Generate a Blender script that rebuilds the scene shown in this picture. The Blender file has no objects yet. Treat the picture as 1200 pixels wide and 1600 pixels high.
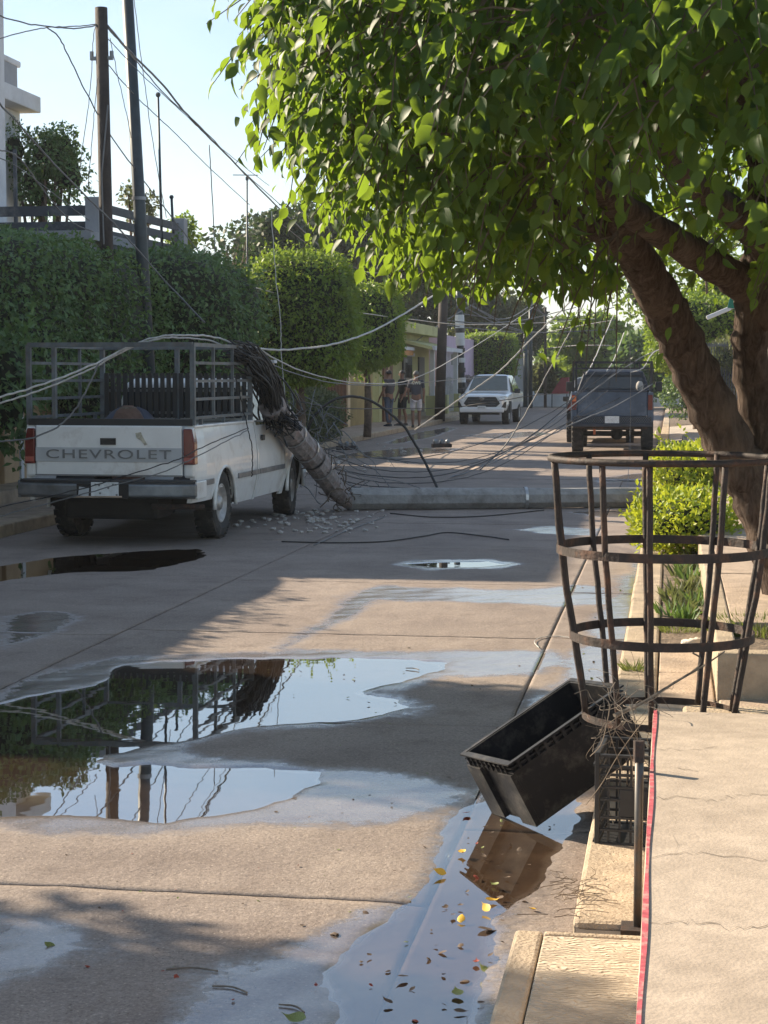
import bpy, math, random
import numpy as np
from mathutils import Vector, Matrix, Quaternion

random.seed(7); RNG = np.random.default_rng(7)
SC = bpy.context.scene
COL = SC.collection
R = math.radians

# ------------------------------------------------------------------ camera
CAM_H, FPX, CX, CY = 1.80, 2800.0, 600.0, 800.0
PITCH = math.atan(215.0 / FPX)
YAW = R(9.1)
cam_d = bpy.data.cameras.new('camera')
cam_d.sensor_fit = 'VERTICAL'; cam_d.sensor_height = 36.0; cam_d.lens = 36.0 * FPX / 1600.0
cam_d.clip_start = 0.05; cam_d.clip_end = 9000
cam = bpy.data.objects.new('camera', cam_d); COL.objects.link(cam)
cam.location = (0, 0, CAM_H); cam.rotation_euler = (math.pi / 2 - PITCH, 0, YAW)
SC.camera = cam

# ------------------------------------------------------------------ sky, sun, exposure
SUN_EL, SUN_AZ = R(28), R(-66)          # azimuth from the road's direction (+y), negative = to the left
TO_SUN = Vector((math.sin(SUN_AZ) * math.cos(SUN_EL), math.cos(SUN_AZ) * math.cos(SUN_EL), math.sin(SUN_EL)))
world = bpy.data.worlds.new('World'); SC.world = world; world.use_nodes = True
wn, wl = world.node_tree.nodes, world.node_tree.links
wn.clear()
sky = wn.new('ShaderNodeTexSky'); sky.sky_type = 'NISHITA'; sky.sun_disc = False
sky.sun_elevation = SUN_EL; sky.sun_rotation = SUN_AZ % (2 * math.pi)
sky.air_density = 1.0; sky.dust_density = 0.4; sky.ozone_density = 2.2
wtc = wn.new('ShaderNodeTexCoord')
wmp = wn.new('ShaderNodeMapping'); wmp.inputs['Scale'].default_value = (1.0, 1.0, 3.2)
wnz = wn.new('ShaderNodeTexNoise'); wnz.inputs['Scale'].default_value = 2.6; wnz.inputs['Detail'].default_value = 7
wnz.inputs['Roughness'].default_value = 0.55
wrp = wn.new('ShaderNodeValToRGB')
wrp.color_ramp.elements[0].position = 0.40; wrp.color_ramp.elements[1].position = 0.72
wmx = wn.new('ShaderNodeMix'); wmx.data_type = 'RGBA'
wml = wn.new('ShaderNodeMath'); wml.operation = 'MULTIPLY'; wml.inputs[1].default_value = 0.5
wmx.inputs[7].default_value = (6.0, 7.0, 7.6, 1)
wbg = wn.new('ShaderNodeBackground'); wbg.inputs['Strength'].default_value = 0.067
wou = wn.new('ShaderNodeOutputWorld')
wl.new(wtc.outputs['Generated'], wmp.inputs['Vector']); wl.new(wmp.outputs['Vector'], wnz.inputs['Vector'])
wl.new(wnz.outputs['Fac'], wrp.inputs['Fac']); wl.new(wrp.outputs['Color'], wml.inputs[0])
wl.new(wml.outputs[0], wmx.inputs[0]); wl.new(sky.outputs['Color'], wmx.inputs[6])
wl.new(wmx.outputs[2], wbg.inputs['Color']); wl.new(wbg.outputs['Background'], wou.inputs['Surface'])

sun_d = bpy.data.lights.new('sun', 'SUN'); sun_d.energy = 4.9; sun_d.angle = R(0.55); sun_d.color = (1.0, 0.84, 0.63)
sun = bpy.data.objects.new('sun', sun_d); COL.objects.link(sun)
sun.rotation_euler = TO_SUN.to_track_quat('Z', 'Y').to_euler(); sun.location = (-30, 20, 30)
SC.view_settings.view_transform = 'Standard'; SC.view_settings.look = 'None'
SC.view_settings.gamma = 1.0; SC.view_settings.exposure = 1.34; SC.view_settings.use_curve_mapping = False
try:
    SC.cycles.transparent_max_bounces = 16; SC.cycles.max_bounces = 5; SC.cycles.diffuse_bounces = 3; SC.cycles.glossy_bounces = 3
    SC.cycles.volume_bounces = 0
except Exception: pass

# ------------------------------------------------------------------ picture <-> place
_M = Matrix.Rotation(YAW, 3, 'Z') @ Matrix.Rotation(math.pi / 2 - PITCH, 3, 'X')
_MT = np.array(_M.transposed())
EYE = Vector((0, 0, CAM_H))
def ray(x, y): return _M @ Vector(((x - CX) / FPX, -(y - CY) / FPX, -1.0))
def G(x, y, z=0.0):                       # where the sight line through a photo pixel meets height z
    d = ray(x, y); return EYE + d * ((z - CAM_H) / d.z)
def V(x, y, v):                           # ... meets the cross-street plane v metres down the road
    d = ray(x, y); return EYE + d * (v / d.y)
def U(x, y, u):                           # ... meets the plane u metres to the side
    d = ray(x, y); return EYE + d * (u / d.x)
def proj(P):                              # world points (n,3) -> pixel x, pixel y, depth
    q = (np.asarray(P, float) - np.array([0, 0, CAM_H])) @ _MT.T
    d = np.maximum(-q[:, 2], 1e-3)
    return CX + FPX * q[:, 0] / d, CY - FPX * q[:, 1] / d, -q[:, 2]

# ------------------------------------------------------------------ things
def link(o, parent=None):
    COL.objects.link(o)
    if parent is not None: o.parent = parent
    return o
def tag(o, label=None, cat=None, group=None, kind=None):
    if label: o['label'] = label
    if cat: o['category'] = cat
    if group: o['group'] = group
    if kind: o['kind'] = kind
    return o
def thing(name, label, cat, loc=(0, 0, 0), rz=0.0, group=None):
    o = bpy.data.objects.new(name, None); o.empty_display_size = 0.2
    link(o); o.location = loc; o.rotation_euler = (0, 0, rz)
    return tag(o, label, cat, group)
def copy_tree(o, parent=None):
    c = o.copy(); COL.objects.link(c)
    if parent is not None: c.parent = parent
    for ch in [k for k in bpy.data.objects if k.parent == o]: copy_tree(ch, c)
    return c

class MB:
    """collects shapes; build() links them as one mesh object"""
    def __init__(s): s.v = []; s.f = []
    def add(s, vs, fs):
        b = len(s.v); s.v += [tuple(p) for p in vs]; s.f += [tuple(b + i for i in f) for f in fs]; return s
    def box(s, c, d, rot=None):
        hx, hy, hz = d[0] / 2, d[1] / 2, d[2] / 2
        vs = [Vector((x, y, z)) for x in (-hx, hx) for y in (-hy, hy) for z in (-hz, hz)]
        if rot is not None: vs = [rot @ p for p in vs]
        c = Vector(c)
        return s.add([p + c for p in vs], [(0, 1, 3, 2), (4, 6, 7, 5), (0, 4, 5, 1), (2, 3, 7, 6), (0, 2, 6, 4), (1, 5, 7, 3)])
    def b2(s, a, b):                       # box from corner to corner
        return s.box([(a[i] + b[i]) / 2 for i in range(3)], [abs(b[i] - a[i]) for i in range(3)])
    def bar(s, p, q, w, h=None, up=(0, 0, 1)):
        p, q = Vector(p), Vector(q); h = h or w; d = (q - p)
        if d.length < 1e-6: return s
        d.normalize(); up = Vector(up)
        if abs(d.dot(up)) > .98: up = Vector((0, 1, 0))
        a = d.cross(up).normalized() * (w / 2); b = a.cross(d).normalized() * (h / 2)
        vs = [o + i * a + j * b for o in (p, q) for i, j in ((-1, -1), (1, -1), (1, 1), (-1, 1))]
        return s.add(vs, [(3, 2, 1, 0), (4, 5, 6, 7), (0, 1, 5, 4), (1, 2, 6, 5), (2, 3, 7, 6), (3, 0, 4, 7)])
    def tube(s, pts, r, n=6, cap=True, jit=0.0, squash=None):
        pts = [Vector(p) for p in pts]; m = len(pts)
        rs = r if hasattr(r, '__len__') else [r] * m
        t0 = (pts[1] - pts[0]).normalized(); a = t0.orthogonal().normalized(); vs = []; fs = []
        for i, p in enumerate(pts):
            t = (pts[min(i + 1, m - 1)] - pts[max(i - 1, 0)])
            t = t.normalized() if t.length > 1e-9 else t0
            a = (a - t * a.dot(t))
            a = a.normalized() if a.length > 1e-6 else t.orthogonal().normalized()
            b = t.cross(a)
            for k in range(n):
                an = 2 * math.pi * k / n; rr = rs[i] * (1 + (random.uniform(-jit, jit) if jit else 0))
                vs.append(p + a * (math.cos(an) * rr) + b * (math.sin(an) * rr))
        for i in range(m - 1):
            for k in range(n):
                k2 = (k + 1) % n; fs.append((i * n + k, i * n + k2, (i + 1) * n + k2, (i + 1) * n + k))
        if cap: fs.append(tuple(range(n - 1, -1, -1))); fs.append(tuple((m - 1) * n + k for k in range(n)))
        return s.add(vs, fs)
    def loft(s, rings, cap=True, close=True):
        n = len(rings[0]); vs = [p for r in rings for p in r]; fs = []
        for i in range(len(rings) - 1):
            for k in range(n if close else n - 1):
                k2 = (k + 1) % n; fs.append((i * n + k, i * n + k2, (i + 1) * n + k2, (i + 1) * n + k))
        if cap: fs.append(tuple(range(n - 1, -1, -1))); fs.append(tuple((len(rings) - 1) * n + k for k in range(n)))
        return s.add(vs, fs)
    def prism(s, poly, off):               # polygon (3D points) pushed along off
        n = len(poly); off = Vector(off); a = [Vector(p) for p in poly]; b = [p + off for p in a]
        fs = [tuple(range(n - 1, -1, -1)), tuple(range(n, 2 * n))]
        fs += [(k, (k + 1) % n, n + (k + 1) % n, n + k) for k in range(n)]
        return s.add(a + b, fs)
    def ring(s, c, r, w, t, n=40, axis='z'):   # flat band hoop: radius r, height w, thickness t
        vs = []; fs = []; c = Vector(c)
        for k in range(n):
            an = 2 * math.pi * k / n; e = Vector((math.cos(an), math.sin(an), 0))
            for rr, zz in ((r, -w / 2), (r + t, -w / 2), (r + t, w / 2), (r, w / 2)):
                vs.append(c + e * rr + Vector((0, 0, zz)))
        for k in range(n):
            k2 = (k + 1) % n
            for j in range(4): fs.append((k * 4 + j, k * 4 + (j + 1) % 4, k2 * 4 + (j + 1) % 4, k2 * 4 + j)[::-1])
        return s.add(vs, fs)
    def grid(s, P):                        # P[i][j] points
        ni, nj = len(P), len(P[0]); vs = [p for r in P for p in r]
        fs = [(i * nj + j, i * nj + j + 1, (i + 1) * nj + j + 1, (i + 1) * nj + j) for i in range(ni - 1) for j in range(nj - 1)]
        return s.add(vs, fs)
    def ball(s, c, r, nu=10, nv=7, jit=0.0):
        r = r if hasattr(r, '__len__') else (r, r, r); rings = []
        for i in range(1, nv):
            th = math.pi * i / nv
            rings.append([Vector(c) + Vector((r[0] * math.sin(th) * math.cos(2 * math.pi * k / nu), r[1] * math.sin(th) * math.sin(2 * math.pi * k / nu), -r[2] * math.cos(th))) * 1.0
                          + (Vector((random.uniform(-jit, jit), random.uniform(-jit, jit), random.uniform(-jit, jit))) if jit else Vector()) for k in range(nu)])
        return s.loft(rings)
    def build(s, name, mat, parent=None, smooth=False, bevel=0.0, seg=2, sub=0, solid=0.0):
        me = bpy.data.meshes.new(name); me.from_pydata(s.v, [], s.f); me.validate(); me.update()
        if mat: me.materials.append(mat)
        if smooth: me.polygons.foreach_set('use_smooth', [True] * len(me.polygons))
        o = bpy.data.objects.new(name, me); link(o, parent)
        if solid:
            m = o.modifiers.new('solid', 'SOLIDIFY'); m.thickness = solid; m.offset = -1
        if bevel:
            m = o.modifiers.new('bevel', 'BEVEL'); m.width = bevel; m.segments = seg; m.limit_method = 'ANGLE'; m.angle_limit = R(35)
            m.harden_normals = False
        if sub:
            m = o.modifiers.new('sub', 'SUBSURF'); m.levels = sub; m.render_levels = sub
        return o

def smooth_path(pts, k=8):                 # Catmull-Rom through the points
    P = [Vector(p) for p in pts]; P = [2 * P[0] - P[1]] + P + [2 * P[-1] - P[-2]]; out = []
    for i in range(1, len(P) - 2):
        for j in range(k):
            t = j / k; a, b, c, d = P[i - 1], P[i], P[i + 1], P[i + 2]
            out.append(0.5 * ((2 * b) + (c - a) * t + (2 * a - 5 * b + 4 * c - d) * t * t + (3 * b - a - 3 * c + d) * t ** 3))
    out.append(P[-2]); return out

# ------------------------------------------------------------------ materials
def mat(name, col, rough=0.6, metal=0.0, var=0.18, scale=5.0, bump=0.0, bscale=60.0, spec=0.5, col2=None, lo=0.35, hi=0.65, coat=0.0, stain=None, sscale=2.0, samt=0.5):
    m = bpy.data.materials.new(name); m.use_nodes = True; nt = m.node_tree; N, L = nt.nodes, nt.links
    b = N['Principled BSDF']; b.inputs['Roughness'].default_value = rough; b.inputs['Metallic'].default_value = metal
    b.inputs['Specular IOR Level'].default_value = spec; b.inputs['Coat Weight'].default_value = coat
    tc = N.new('ShaderNodeTexCoord')
    c1 = [max(0, c * (1 - var)) for c in col]; c2 = list(col2) if col2 else [min(1, c * (1 + var)) for c in col]
    nz = N.new('ShaderNodeTexNoise'); nz.inputs['Scale'].default_value = scale; nz.inputs['Detail'].default_value = 6; nz.inputs['Roughness'].default_value = 0.62
    rp = N.new('ShaderNodeValToRGB'); rp.color_ramp.elements[0].position = lo; rp.color_ramp.elements[1].position = hi
    rp.color_ramp.elements[0].color = (*c1, 1); rp.color_ramp.elements[1].color = (*c2, 1)
    L.new(tc.outputs['Object'], nz.inputs['Vector']); L.new(nz.outputs['Fac'], rp.inputs['Fac'])
    out = rp.outputs['Color']
    if stain:
        n2 = N.new('ShaderNodeTexNoise'); n2.inputs['Scale'].default_value = sscale; n2.inputs['Detail'].default_value = 9; n2.inputs['Roughness'].default_value = 0.7
        r2 = N.new('ShaderNodeValToRGB'); r2.color_ramp.elements[0].position = 0.5; r2.color_ramp.elements[1].position = 0.68
        r2.color_ramp.elements[0].color = (0, 0, 0, 1); r2.color_ramp.elements[1].color = (samt, samt, samt, 1)
        mx = N.new('ShaderNodeMix'); mx.data_type = 'RGBA'; mx.inputs[7].default_value = (*stain, 1)
        mp = N.new('ShaderNodeMapping'); mp.inputs['Location'].default_value = (3.1, 7.7, 1.3)
        L.new(tc.outputs['Object'], mp.inputs['Vector']); L.new(mp.outputs['Vector'], n2.inputs['Vector']); L.new(n2.outputs['Fac'], r2.inputs['Fac'])
        L.new(r2.outputs['Color'], mx.inputs[0]); L.new(out, mx.inputs[6]); out = mx.outputs[2]
    L.new(out, b.inputs['Base Color'])
    if bump:
        bz = N.new('ShaderNodeTexNoise'); bz.inputs['Scale'].default_value = bscale; bz.inputs['Detail'].default_value = 5
        bp = N.new('ShaderNodeBump'); bp.inputs['Strength'].default_value = bump; bp.inputs['Distance'].default_value = 0.02
        L.new(tc.outputs['Object'], bz.inputs['Vector']); L.new(bz.outputs['Fac'], bp.inputs['Height']); L.new(bp.outputs['Normal'], b.inputs['Normal'])
    return m

def leaf_mat(name, dark, light, trans, tw=0.35, rough=0.45, spec=0.4):
    m = bpy.data.materials.new(name); m.use_nodes = True; nt = m.node_tree; N, L = nt.nodes, nt.links
    b = N['Principled BSDF']; b.inputs['Roughness'].default_value = rough; b.inputs['Specular IOR Level'].default_value = spec
    at = N.new('ShaderNodeAttribute'); at.attribute_name = 'rnd'
    rp = N.new('ShaderNodeValToRGB'); rp.color_ramp.elements[0].color = (*dark, 1); rp.color_ramp.elements[1].color = (*light, 1)
    L.new(at.outputs['Fac'], rp.inputs['Fac']); L.new(rp.outputs['Color'], b.inputs['Base Color'])
    tr = N.new('ShaderNodeBsdfTranslucent'); tr.inputs['Color'].default_value = (*trans, 1)
    mx = N.new('ShaderNodeMixShader'); mx.inputs[0].default_value = tw
    L.new(b.outputs[0], mx.inputs[1]); L.new(tr.outputs[0], mx.inputs[2])
    L.new(mx.outputs[0], N['Material Output'].inputs['Surface'])
    return m

def glass_mat(name, col=(0.02, 0.025, 0.03), rough=0.05):
    return mat(name, col, rough=rough, var=0.1, spec=0.6, coat=0.3)

M = {}
M['white_paint'] = mat('white_paint', (0.78, 0.78, 0.76), 0.32, var=0.05, scale=3, coat=0.35, stain=(0.34, 0.28, 0.22), sscale=2.6, samt=0.5, spec=0.5)
M['white_car'] = mat('white_car', (0.80, 0.81, 0.82), 0.22, var=0.03, coat=0.6)
M['grey_band'] = mat('grey_band', (0.46, 0.47, 0.48), 0.5, var=0.08)
M['dark_letter'] = mat('dark_letter', (0.17, 0.17, 0.17), 0.5)
M['blue_paint'] = mat('blue_paint', (0.055, 0.082, 0.125), 0.45, var=0.2, scale=3, stain=(0.22, 0.25, 0.30), sscale=4, samt=0.4)
M['navy_paint'] = mat('navy_paint', (0.02, 0.028, 0.045), 0.45, var=0.25)
M['black_paint'] = mat('black_paint', (0.012, 0.012, 0.014), 0.3, coat=0.4)
M['glass'] = glass_mat('glass')
M['rubber'] = mat('rubber', (0.028, 0.027, 0.026), 0.8, var=0.3, bump=0.2, bscale=30, stain=(0.14, 0.12, 0.10), sscale=6, samt=0.6)
M['rim'] = mat('rim', (0.42, 0.41, 0.40), 0.45, metal=0.6, var=0.2, stain=(0.16, 0.12, 0.09), sscale=9)
M['red_lens'] = mat('red_lens', (0.13, 0.008, 0.01), 0.25, coat=0.5)
M['orange_lens'] = mat('orange_lens', (0.65, 0.16, 0.05), 0.2, coat=0.5)
M['clear_lens'] = mat('clear_lens', (0.62, 0.66, 0.68), 0.12, coat=0.6, var=0.25, scale=14)
M['chrome'] = mat('chrome', (0.7, 0.7, 0.7), 0.15, metal=1.0)
M['black_plastic'] = mat('black_plastic', (0.022, 0.023, 0.026), 0.5, var=0.2, bump=0.05, stain=(0.09, 0.085, 0.08), sscale=6, samt=0.25)
M['tote_plastic'] = mat('tote_plastic', (0.014, 0.015, 0.018), 0.5, var=0.2, bump=0.1, bscale=40, spec=0.25, stain=(0.13, 0.115, 0.10), sscale=11, samt=0.45)
M['rack_metal'] = mat('rack_metal', (0.12, 0.14, 0.15), 0.55, metal=0.2, var=0.3, stain=(0.20, 0.12, 0.08), sscale=8, samt=0.5)
M['rack_black'] = mat('rack_black', (0.018, 0.02, 0.022), 0.5)
M['bumper_dark'] = mat('bumper_dark', (0.20, 0.215, 0.23), 0.38, metal=0.5, var=0.3, stain=(0.18, 0.16, 0.14))
M['rust_iron'] = mat('rust_iron', (0.035, 0.026, 0.023), 0.7, metal=0.15, var=0.3, scale=14, bump=0.25, bscale=70, stain=(0.15, 0.07, 0.04), sscale=10, samt=0.7)
M['plate'] = mat('plate', (0.7, 0.72, 0.72), 0.4, var=0.1, scale=18, stain=(0.4, 0.38, 0.34), sscale=14)
M['underbody'] = mat('underbody', (0.02, 0.018, 0.016), 0.8, var=0.3)
M['concrete_pole'] = mat('concrete_pole', (0.29, 0.285, 0.275), 0.85, var=0.15, scale=7, bump=0.6, bscale=28, stain=(0.15, 0.14, 0.13), sscale=4.5, samt=0.75)
M['broken'] = mat('broken', (0.25, 0.225, 0.22), 0.9, var=0.35, scale=14, bump=0.6, bscale=30, stain=(0.30, 0.18, 0.15), sscale=7, samt=0.6)
M['band_steel'] = mat('band_steel', (0.55, 0.56, 0.56), 0.35, metal=0.8, var=0.15)
M['black_cable'] = mat('black_cable', (0.018, 0.018, 0.019), 0.6)
M['pale_cable'] = mat('pale_cable', (0.46, 0.45, 0.42), 0.6, var=0.2, scale=25)
M['grey_cable'] = mat('grey_cable', (0.14, 0.145, 0.15), 0.6)
M['wood_pole'] = mat('wood_pole', (0.035, 0.027, 0.024), 0.85, var=0.35, scale=3, bump=0.4, bscale=18)
M['steel_pole'] = mat('steel_pole', (0.035, 0.05, 0.06), 0.5, metal=0.3, var=0.2)
M['bark'] = mat('bark', (0.10, 0.070, 0.050), 0.9, var=0.45, scale=5, bump=0.9, bscale=14, stain=(0.24, 0.18, 0.13), sscale=5, samt=0.6)
M['twig'] = mat('twig', (0.12, 0.09, 0.065), 0.9, var=0.3)
M['dry_twig'] = mat('dry_twig', (0.17, 0.14, 0.11), 0.9, var=0.4, scale=12)
M['fig_leaf'] = leaf_mat('fig_leaf', (0.007, 0.024, 0.010), (0.040, 0.088, 0.030), (0.40, 0.60, 0.05), 0.30, 0.5, 0.2)
M['hedge_leaf'] = leaf_mat('hedge_leaf', (0.040, 0.095, 0.038), (0.14, 0.235, 0.085), (0.16, 0.26, 0.05), 0.28, 0.5)
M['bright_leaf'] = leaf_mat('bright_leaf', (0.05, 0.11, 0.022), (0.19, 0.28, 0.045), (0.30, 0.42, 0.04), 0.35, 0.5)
M['dark_leaf'] = leaf_mat('dark_leaf', (0.012, 0.030, 0.013), (0.045, 0.075, 0.03), (0.08, 0.14, 0.03), 0.22, 0.6)
M['grey_leaf'] = leaf_mat('grey_leaf', (0.04, 0.055, 0.03), (0.13, 0.15, 0.08), (0.2, 0.24, 0.08), 0.28, 0.6)
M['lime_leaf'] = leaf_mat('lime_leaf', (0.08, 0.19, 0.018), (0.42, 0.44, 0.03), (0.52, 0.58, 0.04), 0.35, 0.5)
M['grass'] = leaf_mat('grass', (0.05, 0.08, 0.02), (0.20, 0.22, 0.08), (0.25, 0.3, 0.06), 0.3, 0.7)
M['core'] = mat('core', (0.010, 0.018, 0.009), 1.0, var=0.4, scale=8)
M['yellow_leaf'] = mat('yellow_leaf', (0.62, 0.38, 0.04), 0.55, var=0.25, scale=20)
M['red_leaf'] = mat('red_leaf', (0.26, 0.05, 0.03), 0.6, var=0.3, scale=20)
M['brown_leaf'] = mat('brown_leaf', (0.085, 0.055, 0.035), 0.75, var=0.4, scale=20)
M['olive_leaf'] = mat('olive_leaf', (0.16, 0.19, 0.05), 0.6, var=0.3, scale=20)
M['kerb'] = mat('kerb', (0.40, 0.32, 0.23), 0.88, var=0.2, scale=5, bump=0.5, bscale=70, stain=(0.2, 0.17, 0.14), sscale=3.5, samt=0.55)
M['paving'] = mat('paving', (0.40, 0.31, 0.235), 0.9, var=0.2, scale=4, bump=0.4, bscale=60, stain=(0.19, 0.15, 0.12), sscale=3, samt=0.6)
M['slab'] = mat('slab', (0.42, 0.345, 0.27), 0.9, var=0.12, scale=14, bump=0.16, bscale=90, stain=(0.25, 0.20, 0.155), sscale=1.7, samt=0.6)
M['red_line'] = mat('red_line', (0.50, 0.10, 0.12), 0.6, var=0.3, scale=30, stain=(0.52, 0.38, 0.32), sscale=22, samt=0.95)
M['soil'] = mat('soil', (0.16, 0.12, 0.085), 0.95, var=0.4, scale=12, bump=0.8, bscale=40)
M['earth'] = mat('earth', (0.20, 0.16, 0.12), 0.95, var=0.3, scale=0.7, bump=0.4, bscale=8)
M['joint'] = mat('joint', (0.07, 0.055, 0.045), 0.9, var=0.3)
M['white_wall'] = mat('white_wall', (0.60, 0.61, 0.63), 0.85, var=0.08, scale=2, stain=(0.45, 0.44, 0.43), sscale=1.5, samt=0.5)
M['tan_wall'] = mat('tan_wall', (0.46, 0.32, 0.19), 0.9, var=0.12, scale=2, stain=(0.28, 0.2, 0.13), sscale=1.2)
M['grey_wall'] = mat('grey_wall', (0.30, 0.31, 0.33), 0.9, var=0.12, scale=2, stain=(0.25, 0.25, 0.25), sscale=1.2)
M['yellow_wall'] = mat('yellow_wall', (0.46, 0.45, 0.22), 0.9, var=0.1, scale=1, stain=(0.34, 0.3, 0.14), sscale=0.8)
M['ochre_wall'] = mat('ochre_wall', (0.34, 0.26, 0.11), 0.9, var=0.15, scale=1)
M['pink_wall'] = mat('pink_wall', (0.56, 0.44, 0.56), 0.9, var=0.08, scale=1, stain=(0.4, 0.33, 0.36), sscale=0.8)
M['ruin_wall'] = mat('ruin_wall', (0.20, 0.17, 0.16), 0.95, var=0.5, scale=2.5, bump=0.8, bscale=6)
M['cream_wall'] = mat('cream_wall', (0.66, 0.52, 0.34), 0.9, var=0.1)
M['dark_wood'] = mat('dark_wood', (0.16, 0.075, 0.04), 0.7, var=0.3)
M['hole'] = mat('hole', (0.02, 0.02, 0.022), 0.4)
M['rail_paint'] = mat('rail_paint', (0.045, 0.055, 0.07), 0.7, var=0.15, stain=(0.3, 0.3, 0.3))
M['skin'] = mat('skin', (0.20, 0.11, 0.075), 0.6, var=0.1)
M['hair'] = mat('hair', (0.012, 0.010, 0.009), 0.6)
M['mountain'] = mat('mountain', (0.10, 0.13, 0.07), 1.0, var=0.25, scale=0.01)

def bark_material():
    m = bpy.data.materials.new('fig_bark'); m.use_nodes = True; N, L = m.node_tree.nodes, m.node_tree.links; b = N['Principled BSDF']; b.inputs['Roughness'].default_value = .92; b.inputs['Specular IOR Level'].default_value = .2
    tc = N.new('ShaderNodeTexCoord'); mp = N.new('ShaderNodeMapping'); mp.inputs['Scale'].default_value = (1, 1, .28); mp.inputs['Rotation'].default_value = (0, -.42, 0); L.new(tc.outputs['Object'], mp.inputs['Vector'])
    n1 = N.new('ShaderNodeTexNoise'); n1.inputs['Scale'].default_value = 22; n1.inputs['Detail'].default_value = 8; n1.inputs['Roughness'].default_value = .7; n1.inputs['Distortion'].default_value = .8; L.new(mp.outputs[0], n1.inputs['Vector'])
    n2 = N.new('ShaderNodeTexNoise'); n2.inputs['Scale'].default_value = 3.2; n2.inputs['Detail'].default_value = 6; L.new(tc.outputs['Object'], n2.inputs['Vector'])
    vo = N.new('ShaderNodeTexVoronoi'); vo.feature = 'DISTANCE_TO_EDGE'; vo.inputs['Scale'].default_value = 13; L.new(mp.outputs[0], vo.inputs['Vector'])
    r1 = N.new('ShaderNodeValToRGB'); r1.color_ramp.elements[0].position = .36; r1.color_ramp.elements[1].position = .66; r1.color_ramp.elements[0].color = (.045, .029, .022, 1); r1.color_ramp.elements[1].color = (.15, .113, .093, 1); L.new(n1.outputs['Fac'], r1.inputs['Fac'])
    r2 = N.new('ShaderNodeValToRGB'); r2.color_ramp.elements[0].position = .52; r2.color_ramp.elements[1].position = .7; r2.color_ramp.elements[0].color = (0, 0, 0, 1); r2.color_ramp.elements[1].color = (.6, .6, .6, 1); L.new(n2.outputs['Fac'], r2.inputs['Fac'])
    mx = N.new('ShaderNodeMix'); mx.data_type = 'RGBA'; mx.inputs[7].default_value = (.20, .15, .115, 1); L.new(r2.outputs[0], mx.inputs[0]); L.new(r1.outputs[0], mx.inputs[6]); L.new(mx.outputs[2], b.inputs['Base Color'])
    ad = N.new('ShaderNodeMath'); ad.operation = 'ADD'; L.new(n1.outputs['Fac'], ad.inputs[0]); L.new(vo.outputs['Distance'], ad.inputs[1])
    bp = N.new('ShaderNodeBump'); bp.inputs['Strength'].default_value = 1.0; bp.inputs['Distance'].default_value = .05; L.new(ad.outputs[0], bp.inputs['Height']); L.new(bp.outputs['Normal'], b.inputs['Normal']); return m
M['fig_bark'] = bark_material()
# ================================================================== the ground and the road
KU = -0.28                                   # right kerb edge
GUT = -0.80                                  # joint between road slabs and gutter strip
MID = -3.78                                  # lengthwise joint
def LK(v):                                   # left kerb line
    t = min(1, max(0, (v - 25) / 18)); t = t * t * (3 - 2 * t); return -7.3 - 1.05 * t
tag(MB().add([(-1400, -50, -.05), (1400, -50, -.05), (1400, 1850, -.05), (-1400, 1850, -.05)], [(0, 1, 2, 3)]).build('ground', M['earth']), kind='structure')

def poly_sd(P, poly):                        # signed distance, negative inside
    a = np.array(poly); b = np.roll(a, -1, axis=0); d = np.full(len(P), 1e9); ins = np.zeros(len(P), bool)
    for (ax, ay), (bx, by) in zip(a, b):
        ex, ey = bx - ax, by - ay; wx, wy = P[:, 0] - ax, P[:, 1] - ay
        t = np.clip((wx * ex + wy * ey) / (ex * ex + ey * ey + 1e-12), 0, 1)
        d = np.minimum(d, np.hypot(wx - t * ex, wy - t * ey))
        if abs(ey) > 1e-12:
            c = (ay > P[:, 1]) != (by > P[:, 1]); ins ^= c & (P[:, 0] < ex * (P[:, 1] - ay) / ey + ax)
    return np.where(ins, -d, d)
def gp(pts): return [tuple(G(x, y)[:2]) for x, y in pts]
def fbm2(x, y, seed=0, oct=4):
    rs = np.random.default_rng(seed); o = np.zeros_like(x); amp = 1.0; fr = 1.0
    for k in range(oct):
        for j in range(5):
            a = rs.uniform(0, 2 * np.pi); p = rs.uniform(0, 6.28); f = fr * rs.uniform(.7, 1.4)
            o += amp * np.sin((x * np.cos(a) + y * np.sin(a)) * f * 6.28 + p) / 2.2
        amp *= .55; fr *= 2.1
    return o
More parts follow.
